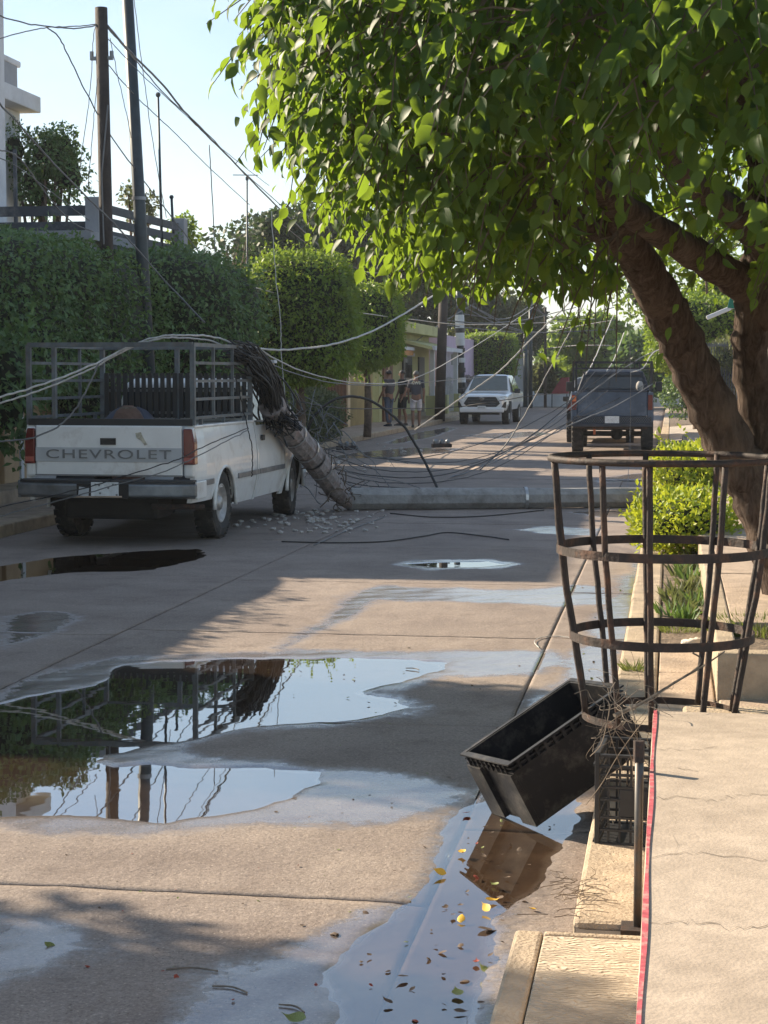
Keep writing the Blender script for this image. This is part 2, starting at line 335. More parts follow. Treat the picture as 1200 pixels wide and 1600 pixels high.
FRINGE = [gp(p) for p in (
 [(-40,1100),(0,1085),(60,1055),(130,1035),(200,1025),(300,1020),(420,1017),(480,985),(530,950),(540,925),(600,915),(700,918),(800,922),(900,913),(965,918),(960,945),(880,948),(780,942),(680,940),(600,938),(570,952),(520,978),(470,1003),(450,1012),(560,1016),(720,1016),(860,1014),(900,1036),(860,1054),(760,1054),(680,1064),(600,1080),(650,1093),(667,1105),(640,1120),(540,1132),(430,1140),(330,1154),(270,1166),(330,1182),(450,1192),(560,1202),(680,1214),(740,1235),(700,1265),(640,1287),(560,1290),(440,1288),(330,1295),(200,1308),(100,1303),(0,1294),(-40,1294)],
 [(610,882),(660,874),(760,873),(828,881),(770,889),(670,890)],
 [(795,827),(860,821),(932,826),(935,837),(850,834)],
 [(890,800),(1000,794),(1005,808),(930,808)],
 [(-20,1428),(80,1432),(170,1452),(198,1480),(150,1508),(80,1528),(-20,1540)],
 [(240,1620),(330,1520),(420,1465),(560,1430),(640,1400),(660,1330),(700,1270),(740,1240),(800,1130),(870,1060),(930,960),(985,880),(1040,780),(1060,780),(1040,860),(1000,960),(975,1030),(930,1130),(870,1340),(830,1440),(790,1620)],
 [(505,716),(560,706),(640,699),(720,700),(700,707),(600,716)], [(600,692),(650,676),(700,667),(715,669),(680,682),(620,694)], [(720,680),(830,674),(870,678),(780,686)], [(930,748),(1000,738),(1020,742),(990,752),(940,754)],
 [(0,962),(60,955),(130,962),(90,985),(20,1010),(0,1015)])]
POOL = [gp(p) for p in (
 [(-40,1110),(0,1098),(70,1085),(150,1068),(190,1040),(260,1033),(420,1029),(560,1028),(640,1030),(700,1034),(690,1046),(640,1056),(590,1070),(560,1080),(610,1092),(640,1104),(600,1115),(500,1125),(410,1133),(330,1146),(240,1160),(140,1188),(180,1194),(280,1197),(420,1200),(500,1204),(500,1222),(450,1245),(380,1266),(330,1272),(250,1284),(180,1278),(100,1270),(0,1274),(-40,1274)],
 [(530,1560),(520,1520),(560,1478),(630,1440),(662,1385),(692,1310),(724,1262),(790,1240),(905,1230),(893,1290),(862,1340),(830,1385),(800,1412),(770,1440),(778,1480),(748,1540),(715,1600),(705,1640),(500,1640)],
 [(-30,890),(70,872),(190,862),(310,856),(322,870),(240,890),(100,894),(-30,912)],
 [(640,881),(690,878),(760,877),(790,881),(750,885),(690,886)])]
def fields(U_, V_):
    P = np.stack([U_.ravel(), V_.ravel()], 1)
    n = fbm2(P[:, 0] * 1.6, P[:, 1] * .9, 3, 5) * 0.035
    sf = np.min([poly_sd(P, p) for p in FRINGE], axis=0) + n
    sp = np.min([poly_sd(P, p) for p in POOL], axis=0) + n * .7
    wet = np.clip(.5 - sf / .26, 0, 1); pool = np.clip(.5 - sp / .10, 0, 1)
    z = -.0016 * wet - .012 * pool * pool * (3 - 2 * pool) + fbm2(P[:, 0] * 4, P[:, 1] * 3, 9, 4) * .0011
    return wet, pool, z

def road_material():
    m = bpy.data.materials.new('road_concrete'); m.use_nodes = True; nt = m.node_tree; N, L = nt.nodes, nt.links
    b = N['Principled BSDF']; tc = N.new('ShaderNodeTexCoord')
    def noise(s, d=6, r=.6, loc=(0, 0, 0), sc=(1, 1, 1)):
        mp = N.new('ShaderNodeMapping'); mp.inputs['Location'].default_value = loc; mp.inputs['Scale'].default_value = sc
        n = N.new('ShaderNodeTexNoise'); n.inputs['Scale'].default_value = s; n.inputs['Detail'].default_value = d; n.inputs['Roughness'].default_value = r
        L.new(tc.outputs['Object'], mp.inputs['Vector']); L.new(mp.outputs['Vector'], n.inputs['Vector']); return n.outputs['Fac']
    def ramp(f, a, b_, ca=(0, 0, 0), cb=(1, 1, 1)):
        r = N.new('ShaderNodeValToRGB'); r.color_ramp.elements[0].position = a; r.color_ramp.elements[1].position = b_
        r.color_ramp.elements[0].color = (*ca, 1); r.color_ramp.elements[1].color = (*cb, 1); L.new(f, r.inputs['Fac']); return r.outputs['Color']
    def mix(f, a, c, t='MIX'):
        x = N.new('ShaderNodeMix'); x.data_type = 'RGBA'; x.blend_type = t
        for s, i in ((f, 0), (a, 6), (c, 7)):
            if isinstance(s, (int, float)): x.inputs[i].default_value = s
            elif isinstance(s, tuple): x.inputs[i].default_value = (*s, 1)
            else: L.new(s, x.inputs[i])
        return x.outputs[2]
    def math_(op, a, c, clamp=False):
        x = N.new('ShaderNodeMath'); x.operation = op; x.use_clamp = clamp
        for s, i in ((a, 0), (c, 1)):
            if isinstance(s, (int, float)): x.inputs[i].default_value = s
            else: L.new(s, x.inputs[i])
        return x.outputs[0]
    base = ramp(noise(1.3, 7, .65), .3, .7, (0.236, 0.195, 0.174), (0.364, 0.308, 0.268))
    grit = noise(85, 4, .8); base = mix(ramp(grit, .3, .7), base, (0.40, 0.33, 0.26), 'MIX') if False else mix(.55, base, ramp(grit, .30, .72, (.30, .28, .26), (1.4, 1.4, 1.4)), 'MULTIPLY'); base = mix(.5, base, ramp(noise(42, 5, .75), .32, .68, (.55, .53, .5), (1.3, 1.3, 1.3)), 'MULTIPLY')
    agg = N.new('ShaderNodeTexVoronoi'); agg.inputs['Scale'].default_value = 46; L.new(tc.outputs['Object'], agg.inputs['Vector'])
    base = mix(ramp(agg.outputs['Distance'], .10, .24, (1, 1, 1), (0, 0, 0)), base, mix(ramp(noise(40), .45, .55), (.13, .10, .085), (.47, .40, .33)))
    base = mix(math_('MULTIPLY', ramp(noise(2.6, 9, .72, (5, 2, 0)), .52, .72), .55), base, (0.13, 0.10, 0.085))
    base = mix(math_('MULTIPLY', ramp(noise(.5, 5, .6, (1, 9, 0), (1, .25, 1)), .5, .75), .4), base, (0.15, 0.125, 0.11))
    aw = N.new('ShaderNodeAttribute'); aw.attribute_name = 'wet'; ap = N.new('ShaderNodeAttribute'); ap.attribute_name = 'pool'
    wn_ = math_('ADD', aw.outputs['Fac'], math_('MULTIPLY', math_('SUBTRACT', noise(14, 9, .82), .5), 1.5))
    wet = ramp(wn_, .25, .78)
    film = math_('MULTIPLY', wet, ramp(math_('ADD', noise(60, 4, .7), math_('MULTIPLY', aw.outputs['Fac'], .25)), .42, .62, (.55,) * 3, (1,) * 3))
    col = mix(wet, base, mix(1.0, base, (.68, .69, .72), 'MULTIPLY'))
    mud = ramp(noise(5, 7, .7, (2, 4, 1)), .35, .7, (.075, .050, .036), (.14, .098, .070)); dp_ = ramp(ap.outputs['Fac'], .45, .8); col = mix(dp_, col, mud)
    L.new(col, b.inputs['Base Color'])
    rg = N.new('ShaderNodeMapRange'); rg.inputs['To Min'].default_value = .9; rg.inputs['To Max'].default_value = .13; film2 = math_('MULTIPLY', film, math_('SUBTRACT', 1.0, dp_)); L.new(film2, rg.inputs['Value']); L.new(rg.outputs[0], b.inputs['Roughness'])
    sp = N.new('ShaderNodeMapRange'); sp.inputs['To Min'].default_value = .25; sp.inputs['To Max'].default_value = 1.0; L.new(math_('MULTIPLY', wet, math_('SUBTRACT', 1.0, dp_)), sp.inputs['Value']); L.new(sp.outputs[0], b.inputs['Specular IOR Level'])
    hgt = math_('ADD', math_('MULTIPLY', grit, .6), math_('ADD', noise(28, 4, .6), math_('MULTIPLY', noise(16, 3, .5, (0, 0, 0), (1, 7, 1)), .5)))
    bp = N.new('ShaderNodeBump'); bp.inputs['Distance'].default_value = .006
    bs = N.new('ShaderNodeMapRange'); bs.inputs['To Min'].default_value = 1.0; bs.inputs['To Max'].default_value = .10; L.new(wet, bs.inputs['Value']); L.new(bs.outputs[0], bp.inputs['Strength'])
    L.new(hgt, bp.inputs['Height']); L.new(bp.outputs['Normal'], b.inputs['Normal'])
    return m
def water_material(name, ior):
    m = bpy.data.materials.new(name); m.use_nodes = True; nt = m.node_tree; N, L = nt.nodes, nt.links; N.remove(N['Principled BSDF'])
    tr = N.new('ShaderNodeBsdfTransparent'); tr.inputs['Color'].default_value = (.85, .78, .70, 1)
    gl = N.new('ShaderNodeBsdfGlossy'); gl.inputs['Roughness'].default_value = .012
    lw = N.new('ShaderNodeLayerWeight'); lw.inputs['Blend'].default_value = .5; pw_ = N.new('ShaderNodeMath'); pw_.operation = 'POWER'; pw_.inputs[1].default_value = 5.0; L.new(lw.outputs['Facing'], pw_.inputs[0])
    fr = N.new('ShaderNodeMath'); fr.operation = 'MULTIPLY_ADD'; L.new(pw_.outputs[0], fr.inputs[0]); fr.inputs[1].default_value = 1 - ior; fr.inputs[2].default_value = ior
    nz = N.new('ShaderNodeTexNoise'); nz.inputs['Scale'].default_value = 3; tc = N.new('ShaderNodeTexCoord'); L.new(tc.outputs['Object'], nz.inputs['Vector'])
    bp = N.new('ShaderNodeBump'); bp.inputs['Strength'].default_value = .05; bp.inputs['Distance'].default_value = .01; L.new(nz.outputs['Fac'], bp.inputs['Height']); L.new(bp.outputs['Normal'], gl.inputs['Normal'])
    mx = N.new('ShaderNodeMixShader'); L.new(fr.outputs[0], mx.inputs[0]); L.new(tr.outputs[0], mx.inputs[1]); L.new(gl.outputs[0], mx.inputs[2])
    L.new(mx.outputs[0], N['Material Output'].inputs['Surface']); return m
M['road'] = road_material(); M['water'] = water_material('puddle_water', .48); M['muddy_water'] = water_material('muddy_water', .32)

road = tag(MB().add([(-8.6, -6, -.024), (KU, -6, -.024), (KU, 100, -.024), (-8.6, 100, -.024)], [(0, 1, 2, 3)]).build('road', M['joint']), kind='structure')
def slab_piece(name, u0, u1, v0, v1, du, dv, parent, left_kerb=False, gap=.004):
    us = np.linspace(u0 + gap, u1 - gap, max(2, int((u1 - u0) / du) + 1)); vs = np.linspace(v0 + gap, v1 - gap, max(2, int((v1 - v0) / dv) + 1))
    Ug, Vg = np.meshgrid(us, vs)
    if left_kerb:
        f = (u1 - gap - Ug) / (u1 - u0); lk = np.array([LK(v) for v in vs])[:, None]; Ug = (u1 - gap) + f * (lk - u1 + .01)
    wet, pool, z = fields(Ug, Vg); tilt = random.uniform(-.0015, .0015)
    ny, nx = Ug.shape; co = np.stack([Ug.ravel(), Vg.ravel(), z + tilt], 1)
    # a turned-down rim so that the joint has depth
    idx = np.arange(nx * ny).reshape(ny, nx)
    q = np.stack([idx[:-1, :-1], idx[:-1, 1:], idx[1:, 1:], idx[1:, :-1]], -1).reshape(-1, 4)
    edge = np.concatenate([idx[0, :], idx[1:, -1], idx[-1, -2::-1], idx[-2:0:-1, 0]])
    low = co[edge].copy(); low[:, 2] = -.04; base = len(co); ne = len(edge); k = np.arange(ne); k2 = (k + 1) % ne
    q2 = np.stack([edge[k], base + k, base + k2, edge[k2]], -1)
    allco = np.concatenate([co, low]); faces = np.concatenate([q, q2])
    me = bpy.data.meshes.new(name); me.from_pydata(allco.tolist(), [], faces.tolist()); me.update()
    me.polygons.foreach_set('use_smooth', np.concatenate([np.ones(len(q), bool), np.zeros(len(q2), bool)]))
    for nm, a in (('wet', wet), ('pool', pool)):
        at = me.attributes.new(nm, 'FLOAT', 'POINT'); at.data.foreach_set('value', np.concatenate([a, a[edge]]).astype(np.float32))
    me.materials.append(M['road']); return link(bpy.data.objects.new(name, me), parent)
vj = G(300, 1395).y; vr = [-6, vj - 3.1] + [vj + 3.1 * k for k in range(0, 9)]
for a, c in zip(vr[:-1], vr[1:]):
    fine = c > 4; slab_piece('road_slab', MID, GUT, a, c, .03 if fine else .3, .045 if c < 22 else .08, road) if fine else slab_piece('road_slab', MID, GUT, a, c, .3, .3, road)
vl = [-6, 5.5, 9.0, G(100, 991).y] + [G(100, 991).y + 3.6 * k for k in range(1, 5)]
for a, c in zip(vl[:-1], vl[1:]):
    slab_piece('road_slab', -7.3, MID, a, c, .045 if c > 6 else .3, .06 if c > 6 else .3, road, True)
for a in range(0, 14):
    a0 = -6 + a * 2.6; slab_piece('gutter_slab', GUT, KU, a0, a0 + 2.6, .02 if a0 > 2 else .2, .04 if a0 > 2 else .3, road)
v_end_l, v_end_r = vl[-1], vr[-1]
for k in range(8):
    a, c = v_end_l + (98 - v_end_l) * k / 8, v_end_l + (98 - v_end_l) * (k + 1) / 8
    slab_piece('road_slab', -7.3, MID, a, c, .12, .2, road, True)
    a, c = v_end_r + (98 - v_end_r) * k / 8, v_end_r + (98 - v_end_r) * (k + 1) / 8
    slab_piece('road_slab', MID, KU, a, c, .2, .3, road)
# water lying in the hollows
for k, (p, lab) in enumerate(zip(POOL, ('large mirror-like puddle across the middle of the road', 'leaf-strewn puddle along the right gutter', 'dark puddle behind the white pickup', 'small oval puddle before the fallen pole'))):
    c = np.mean(np.array(p), axis=0); P = []; ar_ = sum(p[i][0] * p[(i + 1) % len(p)][1] - p[(i + 1) % len(p)][0] * p[i][1] for i in range(len(p)))
    for i in range(len(p)):
        a_, b_ = Vector(p[i - 1]), Vector(p[(i + 1) % len(p)]); t_ = (b_ - a_).normalized(); n_ = Vector((t_.y, -t_.x)) * (1 if ar_ > 0 else -1); P.append(tuple(Vector(p[i]) + n_ * .055))
    if k == 1: P = [(min(x, KU - .002), y) for x, y in P]
    if sum(P[i][0] * P[(i + 1) % len(P)][1] - P[(i + 1) % len(P)][0] * P[i][1] for i in range(len(P))) < 0: P = P[::-1]
    o = MB().add([(x, y, -.0062) for x, y in P], [tuple(range(len(P)))]).build('puddle', M['muddy_water'] if k == 1 else M['water']); tag(o, lab, kind='structure')
# ------------------------------------------------------------------ right-hand kerb, pavement and planting strip
KZ = .12
kerb = tag(MB().b2((KU + .01, -6, -.05), (-.07, 98, KZ - .02)).build('kerb', M['joint']), kind='structure')
v = 5.42; k = 0
while v < 98:
    l = 1.15 if v < 26 else 6.0; l *= random.uniform(.92, 1.05); dz = random.uniform(-.004, .004)
    o = MB().b2((KU + random.uniform(-.004, .004), v + .006, -.045), (-.06, min(v + l, 98) - .006, KZ + dz)).build('kerb_stone', M['kerb'], kerb, bevel=.018); v += l
pav = tag(MB().b2((-.055, -6, -.05), (14, 98, KZ - .015)).build('pavement', M['soil']), kind='structure')
v = 5.42
while v < 11.0:
    l = random.uniform(.85, 1.1); e = min(v + l, 11.02)
    MB().b2((-.052, v + .004, -.04), (.24 if v > 9 else .9, e - .004, KZ - .004 + random.uniform(-.003, .003))).build('paving_slab', M['paving'], pav, bevel=.008); v = e + .001
MB().b2((.262, 8.05, -.04), (2.4, 9.36, KZ - .003)).build('paving_slab', M['paving'], pav, bevel=.008)
# raised walk beside the planting strip
walk = tag(MB().b2((.265, 9.42, -.04), (9, 46, .30)).build('raised_walk', M['paving']), kind='structure')
MB().b2((.25, 9.38, -.04), (9.0, 9.52, .36)).build('front_edge', M['kerb'], walk, bevel=.012)
MB().b2((.252, 9.525, .0), (.36, 34, .358)).build('side_edge', M['kerb'], walk, bevel=.012)
MB().b2((.362, 9.53, .2), (9, 10.6, .31)).build('soil_bed', M['soil'], walk)
v = 10.61
while v < 33:
    l = random.uniform(1.25, 1.5)
    for a, c in ((.364, 1.62), (1.63, 2.9), (2.91, 9)): MB().b2((a, v, .2), (c, v + l - .008, .352 + random.uniform(-.003, .003))).build('paving_slab', M['paving'], walk, bevel=.008)
    v += l
MB().b2((.364, 33.5, .2), (9, 46, .35)).build('paving_slab', M['paving'], walk)

# ramp of a driveway further on
tag(MB().prism([(-.05, 44, .13), (-.05, 58, .13), (4, 58, .50), (4, 44, .50)], (0, 0, -.4)).build('driveway_ramp', mat('driveway', (.34, .31, .28), .9, bump=.3)), kind='structure')

# ------------------------------------------------------------------ left-hand kerb and pavement
lk = tag(MB().loft([[(LK(v) - .16, v, -.05), (LK(v) - .02, v, -.05), (LK(v) - .02, v, .10), (LK(v) - .16, v, .10)] for v in np.linspace(-6, 98, 60)]).build('kerb', M['joint']), kind='structure')
v = 8.0
while v < 98:
    l = 1.6 if v < 30 else 5.0
    MB().loft([[(LK(t) - .18, t, -.04), (LK(t), t, -.04), (LK(t), t, .14), (LK(t) - .18, t, .14)] for t in (v + .008, v + l - .008)]).build('kerb_stone', M['kerb'], lk, bevel=.02); v += l
tag(MB().loft([[(-16, v, -.05), (LK(v) - .17, v, -.05), (LK(v) - .17, v, .13), (-16, v, .13)] for v in np.linspace(-6, 98, 40)]).build('pavement', M['paving']), kind='structure')
# ================================================================== foliage
def nrmz(a): return a / np.maximum(np.linalg.norm(a, axis=-1, keepdims=True), 1e-9)
_hy = [(.10, .14), (.26, .27), (.46, .30), (.66, .235), (.84, .11), (.96, .035)]
_tv = [(0, 0, 0)] + [(0, y, -.16 * y * y) for y, w in _hy] + [(0, 1.14, -.26)] + [(w, y, -.16 * y * y + .34 * w + .02 * math.sin(y * 9)) for y, w in _hy] + [(-w, y, -.16 * y * y + .30 * w - .02 * math.sin(y * 8)) for y, w in _hy]
_tf = []
for _o in (8, 14):
    _tf.append((0, _o, 1))
    for _k in range(5): _tf += [(1 + _k, _o + _k, _o + _k + 1), (1 + _k, _o + _k + 1, 2 + _k)]
    _tf.append((6, _o + 5, 7))
_tf = [t if i < 12 else t[::-1] for i, t in enumerate(_tf)]
T_FINE = (np.array(_tv), np.array(_tf))
T_MID = (np.array([(0, 0, 0), (.27, .42, .06), (0, 1, -.06), (-.27, .42, .06), (0, .45, -.03)]), np.array([(0, 1, 4), (1, 2, 4), (0, 4, 3), (4, 2, 3)]))
T_LOW = (np.array([(0, 0, 0), (.30, .45, .05), (0, 1, 0), (-.30, .45, -.05)]), np.array([(0, 1, 2), (0, 2, 3)]))
T_BLADE = (np.array([(-.05, 0, 0), (.05, 0, 0), (.035, .55, .05), (-.035, .55, .05), (0, 1, .2)]), np.array([(0, 1, 2), (0, 2, 3), (3, 2, 4)]))
def fast_mesh(name, co, tri, mat_, rnd=None, parent=None, smooth=False):
    me = bpy.data.meshes.new(name); n, k = len(co), len(tri)
    me.vertices.add(n); me.vertices.foreach_set('co', np.ascontiguousarray(co, np.float32).ravel())
    me.loops.add(k * 3); me.loops.foreach_set('vertex_index', np.ascontiguousarray(tri, np.int32).ravel())
    me.polygons.add(k); me.polygons.foreach_set('loop_start', np.arange(0, k * 3, 3, dtype=np.int32))
    me.update(calc_edges=True)
    if rnd is not None:
        a = me.attributes.new('rnd', 'FLOAT', 'POINT'); a.data.foreach_set('value', rnd.astype(np.float32))
    me.materials.append(mat_)
    if smooth: me.polygons.foreach_set('use_smooth', np.ones(k, bool))
    return link(bpy.data.objects.new(name, me), parent)
def frames(tip, nrm):
    y = nrmz(tip); x = nrmz(np.cross(y, nrm)); z = np.cross(x, y); return x, y, z
def leaves(name, pos, tip, nrm, size, mat_, parent=None, tmpl=T_MID, rnd=None, wide=1.0):
    T, F = tmpl; x, y, z = frames(tip, nrm); n = len(pos); s = np.broadcast_to(size, (n,))[:, None, None]
    co = pos[:, None, :] + s * (T[None, :, 0, None] * wide * x[:, None, :] + T[None, :, 1, None] * y[:, None, :] + T[None, :, 2, None] * z[:, None, :])
    tri = (np.arange(n)[:, None, None] * len(T) + F[None]).reshape(-1, 3)
    if rnd is None: rnd = RNG.random(n)
    return fast_mesh(name, co.reshape(-1, 3), tri, mat_, np.repeat(rnd, len(T)), parent, tmpl is T_FINE)
def lump(d, seed, f=3.0):
    rs = np.random.default_rng(seed); o = np.zeros(len(d))
    for k in range(14):
        w = nrmz(rs.normal(size=3)) * f * rs.uniform(.5, 2.2); o += np.sin(d @ w + rs.uniform(0, 6.28)) / (1 + k * .18)
    return o / 4.0
def super_r(d, rad, p): return (np.sum(np.abs(d / np.array(rad)) ** p, axis=1)) ** (-1.0 / p)
def crown_points(n, c, rad, p=2.0, rough=.12, seed=1, lo=.8, face=True, f=3.0):
    d = nrmz(RNG.normal(size=(int(n * (2.0 if face else 1)), 3)) * 1.0) * np.array(rad); d = nrmz(d)
    if face:
        tc = np.array([0, 0, CAM_H]) - np.array(c); tc[2] = 0; tc = nrmz(tc); keep = ((d @ tc) > -.25) | (d[:, 2] > .5) | (RNG.random(len(d)) < .25); d = d[keep][:n]
    r = super_r(d, rad, p) * (1 + rough * lump(d, seed, f)); t = RNG.random(len(d)) ** .6
    return np.array(c) + d * (r * (lo + (1 - lo) * t))[:, None], d
def core_ball(name, c, rad, p, rough, seed, scale, parent, f=3.0, m=None):  # dark solid added inside the leaves so no light passes through the crown
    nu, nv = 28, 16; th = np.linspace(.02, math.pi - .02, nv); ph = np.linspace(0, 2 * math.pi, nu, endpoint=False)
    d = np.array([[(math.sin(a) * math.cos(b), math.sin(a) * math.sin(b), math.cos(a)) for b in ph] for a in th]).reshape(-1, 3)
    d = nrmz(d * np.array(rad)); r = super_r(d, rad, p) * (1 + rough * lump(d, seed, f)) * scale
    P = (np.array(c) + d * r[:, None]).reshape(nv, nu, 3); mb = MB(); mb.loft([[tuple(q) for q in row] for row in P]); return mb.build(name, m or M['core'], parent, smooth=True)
def hang(d, amt=.5, sp=.7):                  # leaf tip directions: outward, drooping, scattered
    t = d * .6 + RNG.normal(size=d.shape) * sp; t[:, 2] -= amt; return nrmz(t)
def up_n(n, d=None): 
    a = RNG.normal(size=(n, 3)) * .6; a[:, 2] += .8
    return nrmz(a + (d * .6 if d is not None else 0))

def bush(name, label, cat, c, rad, p, n, size, m, group=None, rough=.1, seed=1, core=.86, trunk=None, f=3.0, lo=.8, amt=.35, tmpl=T_MID, wide=1.0, part='foliage', tcol='bark'):
    """a clipped or rounded crown of leaves on its trunk; everything under one Empty at the base"""
    base = (c[0], c[1], trunk[0] if trunk else c[2] - rad[2]); t = thing(name, label, cat, base, group=group); cl = tuple(c[i] - base[i] for i in range(3))
    P, d = crown_points(n, c, rad, p, rough, seed, lo, f=f); P = P - np.array(base)
    o = leaves(part, P, hang(d, amt), up_n(len(P), d), size * RNG.uniform(.7, 1.25, len(P)), m, t, tmpl, wide=wide); o['kind'] = 'stuff'
    if core: core_ball('light_block_core', cl, rad, p, rough, seed, core, t, f)
    ns = max(20, n // 110); S0, ds = crown_points(ns, c, rad, p, rough, seed, .97, f=f); S0 = S0 - np.array(base); ax = nrmz(ds + RNG.normal(size=ds.shape) * .45 + np.array([0, 0, .25])); q = (np.arange(8) + .3) / 8
    sl = RNG.uniform(1.5, 4.5, len(S0)) * size; sp_ = (S0[:, None] + ax[:, None] * (sl[:, None] * q)[..., None]).reshape(-1, 3)
    o = leaves('stray_shoots', sp_, hang(np.repeat(ax, 8, 0), amt * .5), up_n(len(sp_)), size * RNG.uniform(.7, 1.2, len(sp_)), m, t, tmpl, np.clip(RNG.random(len(sp_)) * .6 + .4, 0, 1), wide); o['kind'] = 'stuff'
    if trunk:
        h = cl[2] - rad[2] * .55; r = trunk[1]; lean = trunk[2] if len(trunk) > 2 else 0
        MB().tube(smooth_path([(0, 0, -.05), (lean * .3 + .02, .02, h * .4), (lean * .7 - .02, 0, h * .8), (lean, 0, h + .2)], 4), [r * (1.15 - .5 * i / 13) for i in range(13)], 8, jit=.06).build('trunk', M[tcol], t, smooth=True)
        for k in range(5):
            a = k * 1.26 + seed; e = (cl[0] + rad[0] * .6 * math.cos(a), cl[1] + rad[1] * .6 * math.sin(a), cl[2] + rad[2] * .1)
            MB().tube(smooth_path([(lean, 0, h - .1), ((lean + e[0]) / 2 * .9, e[1] * .4, (h + e[2]) / 2), e], 4), [r * .5 * (1 - .08 * i) for i in range(9)], 6).build('limb', M[tcol], t, smooth=True)
    return t

def wood_tree(name, label, c, rad, nblob, n, size, m, base_z, tr=.2, group=None, seed=1, gap=.5, sparse=False, core=.7):
    """a free-growing tree: several leaf masses of different size round a branching trunk"""
    rs = np.random.default_rng(seed); base = Vector((c[0], c[1], base_z)); t = thing(name, label, 'tree', base, group=group)
    PP, DD = [], []; cb = MB(); blobs = []
    for k in range(nblob):
        d = nrmz(rs.normal(size=3)); d[2] = d[2] * .9 + .1; q = np.array(c) + d * np.array(rad) * rs.uniform(.35, .78); br = np.array(rad) * rs.uniform(.32, .5); blobs.append((q, br))
        P, dd = crown_points(n // nblob, q, br, 2.0, .22, seed * 31 + k, .45 if sparse else .62, f=4.0); PP.append(P); DD.append(dd)
    P = np.concatenate(PP) - np.array(base); D = np.concatenate(DD)
    keep = P[:, 2] > .25; P, D = P[keep], D[keep]
    o = leaves('crown', P, hang(D, .3, .9), up_n(len(P), D), size * RNG.uniform(.6, 1.3, len(P)), m, t, T_LOW); o['kind'] = 'stuff'
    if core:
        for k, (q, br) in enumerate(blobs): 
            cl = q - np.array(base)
            P2 = core_ball('light_block_core', cl, br, 2.0, .2, seed * 31 + k, core * .8, t, 4.0)
    h = c[2] - base_z
    MB().tube(smooth_path([(0, 0, -.1), (.03 * h, 0, h * .3), (-.02 * h, .03, h * .7), (0, 0, h)], 4), [tr * (1.2 - .075 * i) for i in range(13)], 8, jit=.06).build('trunk', M['bark'], t, smooth=True)
    for q, br in blobs[:9]:
        e = Vector(q) - base; MB().tube(smooth_path([(0, 0, h * .45), e * .5 + Vector((0, 0, h * .15)), e], 4), [tr * .45 * (1 - .085 * i) for i in range(9)], 5).build('limb', M['bark'], t, smooth=True)
    return t

# ------------------------------------------------------------------ the fig tree in front, on the right-hand pavement
fig = thing('fig_tree', 'broad green fig tree with a leaning trunk overhanging the right side of the street', 'tree', G(1245, 930, .35))
FB = Vector(fig.location); vb = FB.y
def limb(pts, rr, name, jit=.05, n=12):
    p = smooth_path([V(x, y, vb + dv) - FB for x, y, dv in pts], 7); r = np.interp(np.linspace(0, 1, len(p)), np.linspace(0, 1, len(rr)), rr)
    r = [a * .60 * (1 + .07 * math.sin(i * 1.7) + .04 * math.sin(i * 3.1)) for i, a in enumerate(r)]
    return MB().tube(p, r, n, jit=jit).build(name, M['fig_bark'], fig, smooth=True)
limb([(1250, 945, .1), (1198, 800, 0), (1148, 712, -.05), (1100, 610, -.2), (1058, 520, -.4), (1022, 450, -.7), (975, 360, -1.2), (940, 260, -1.8)], [.36, .31, .275, .25, .235, .22, .17, .1], 'trunk')
limb([(1256, 930, .3), (1218, 770, .15), (1190, 660, .1), (1172, 560, 0), (1180, 460, -.1), (1195, 350, -.3), (1190, 220, -.8), (1150, 90, -1.5)], [.32, .25, .22, .2, .21, .2, .16, .1], 'trunk')
limb([(1205, 500, -.05), (1160, 445, -.2), (1100, 405, -.7), (1020, 355, -1.5), (940, 298, -2.4), (860, 225, -3.2), (800, 150, -3.8)], [.2, .185, .165, .14, .115, .08, .04], 'limb')
limb([(1205, 395, -.3), (1150, 335, -1.2), (1085, 285, -2.4), (1035, 220, -3.4), (1000, 130, -4.2)], [.17, .14, .11, .08, .045], 'limb')
limb([(1205, 330, -.3), (1230, 240, -1), (1180, 120, -3), (1100, 20, -4.5)], [.16, .13, .09, .05], 'limb')
limb([(990, 400, -1.0), (900, 340, -1.5), (780, 290, -2.2), (650, 240, -3.0), (540, 190, -3.6)], [.13, .1, .075, .05, .02], 'limb')
FC, FR = np.array([1.2, vb - 2.9, 3.75]), (3.1, 3.3, 1.55)
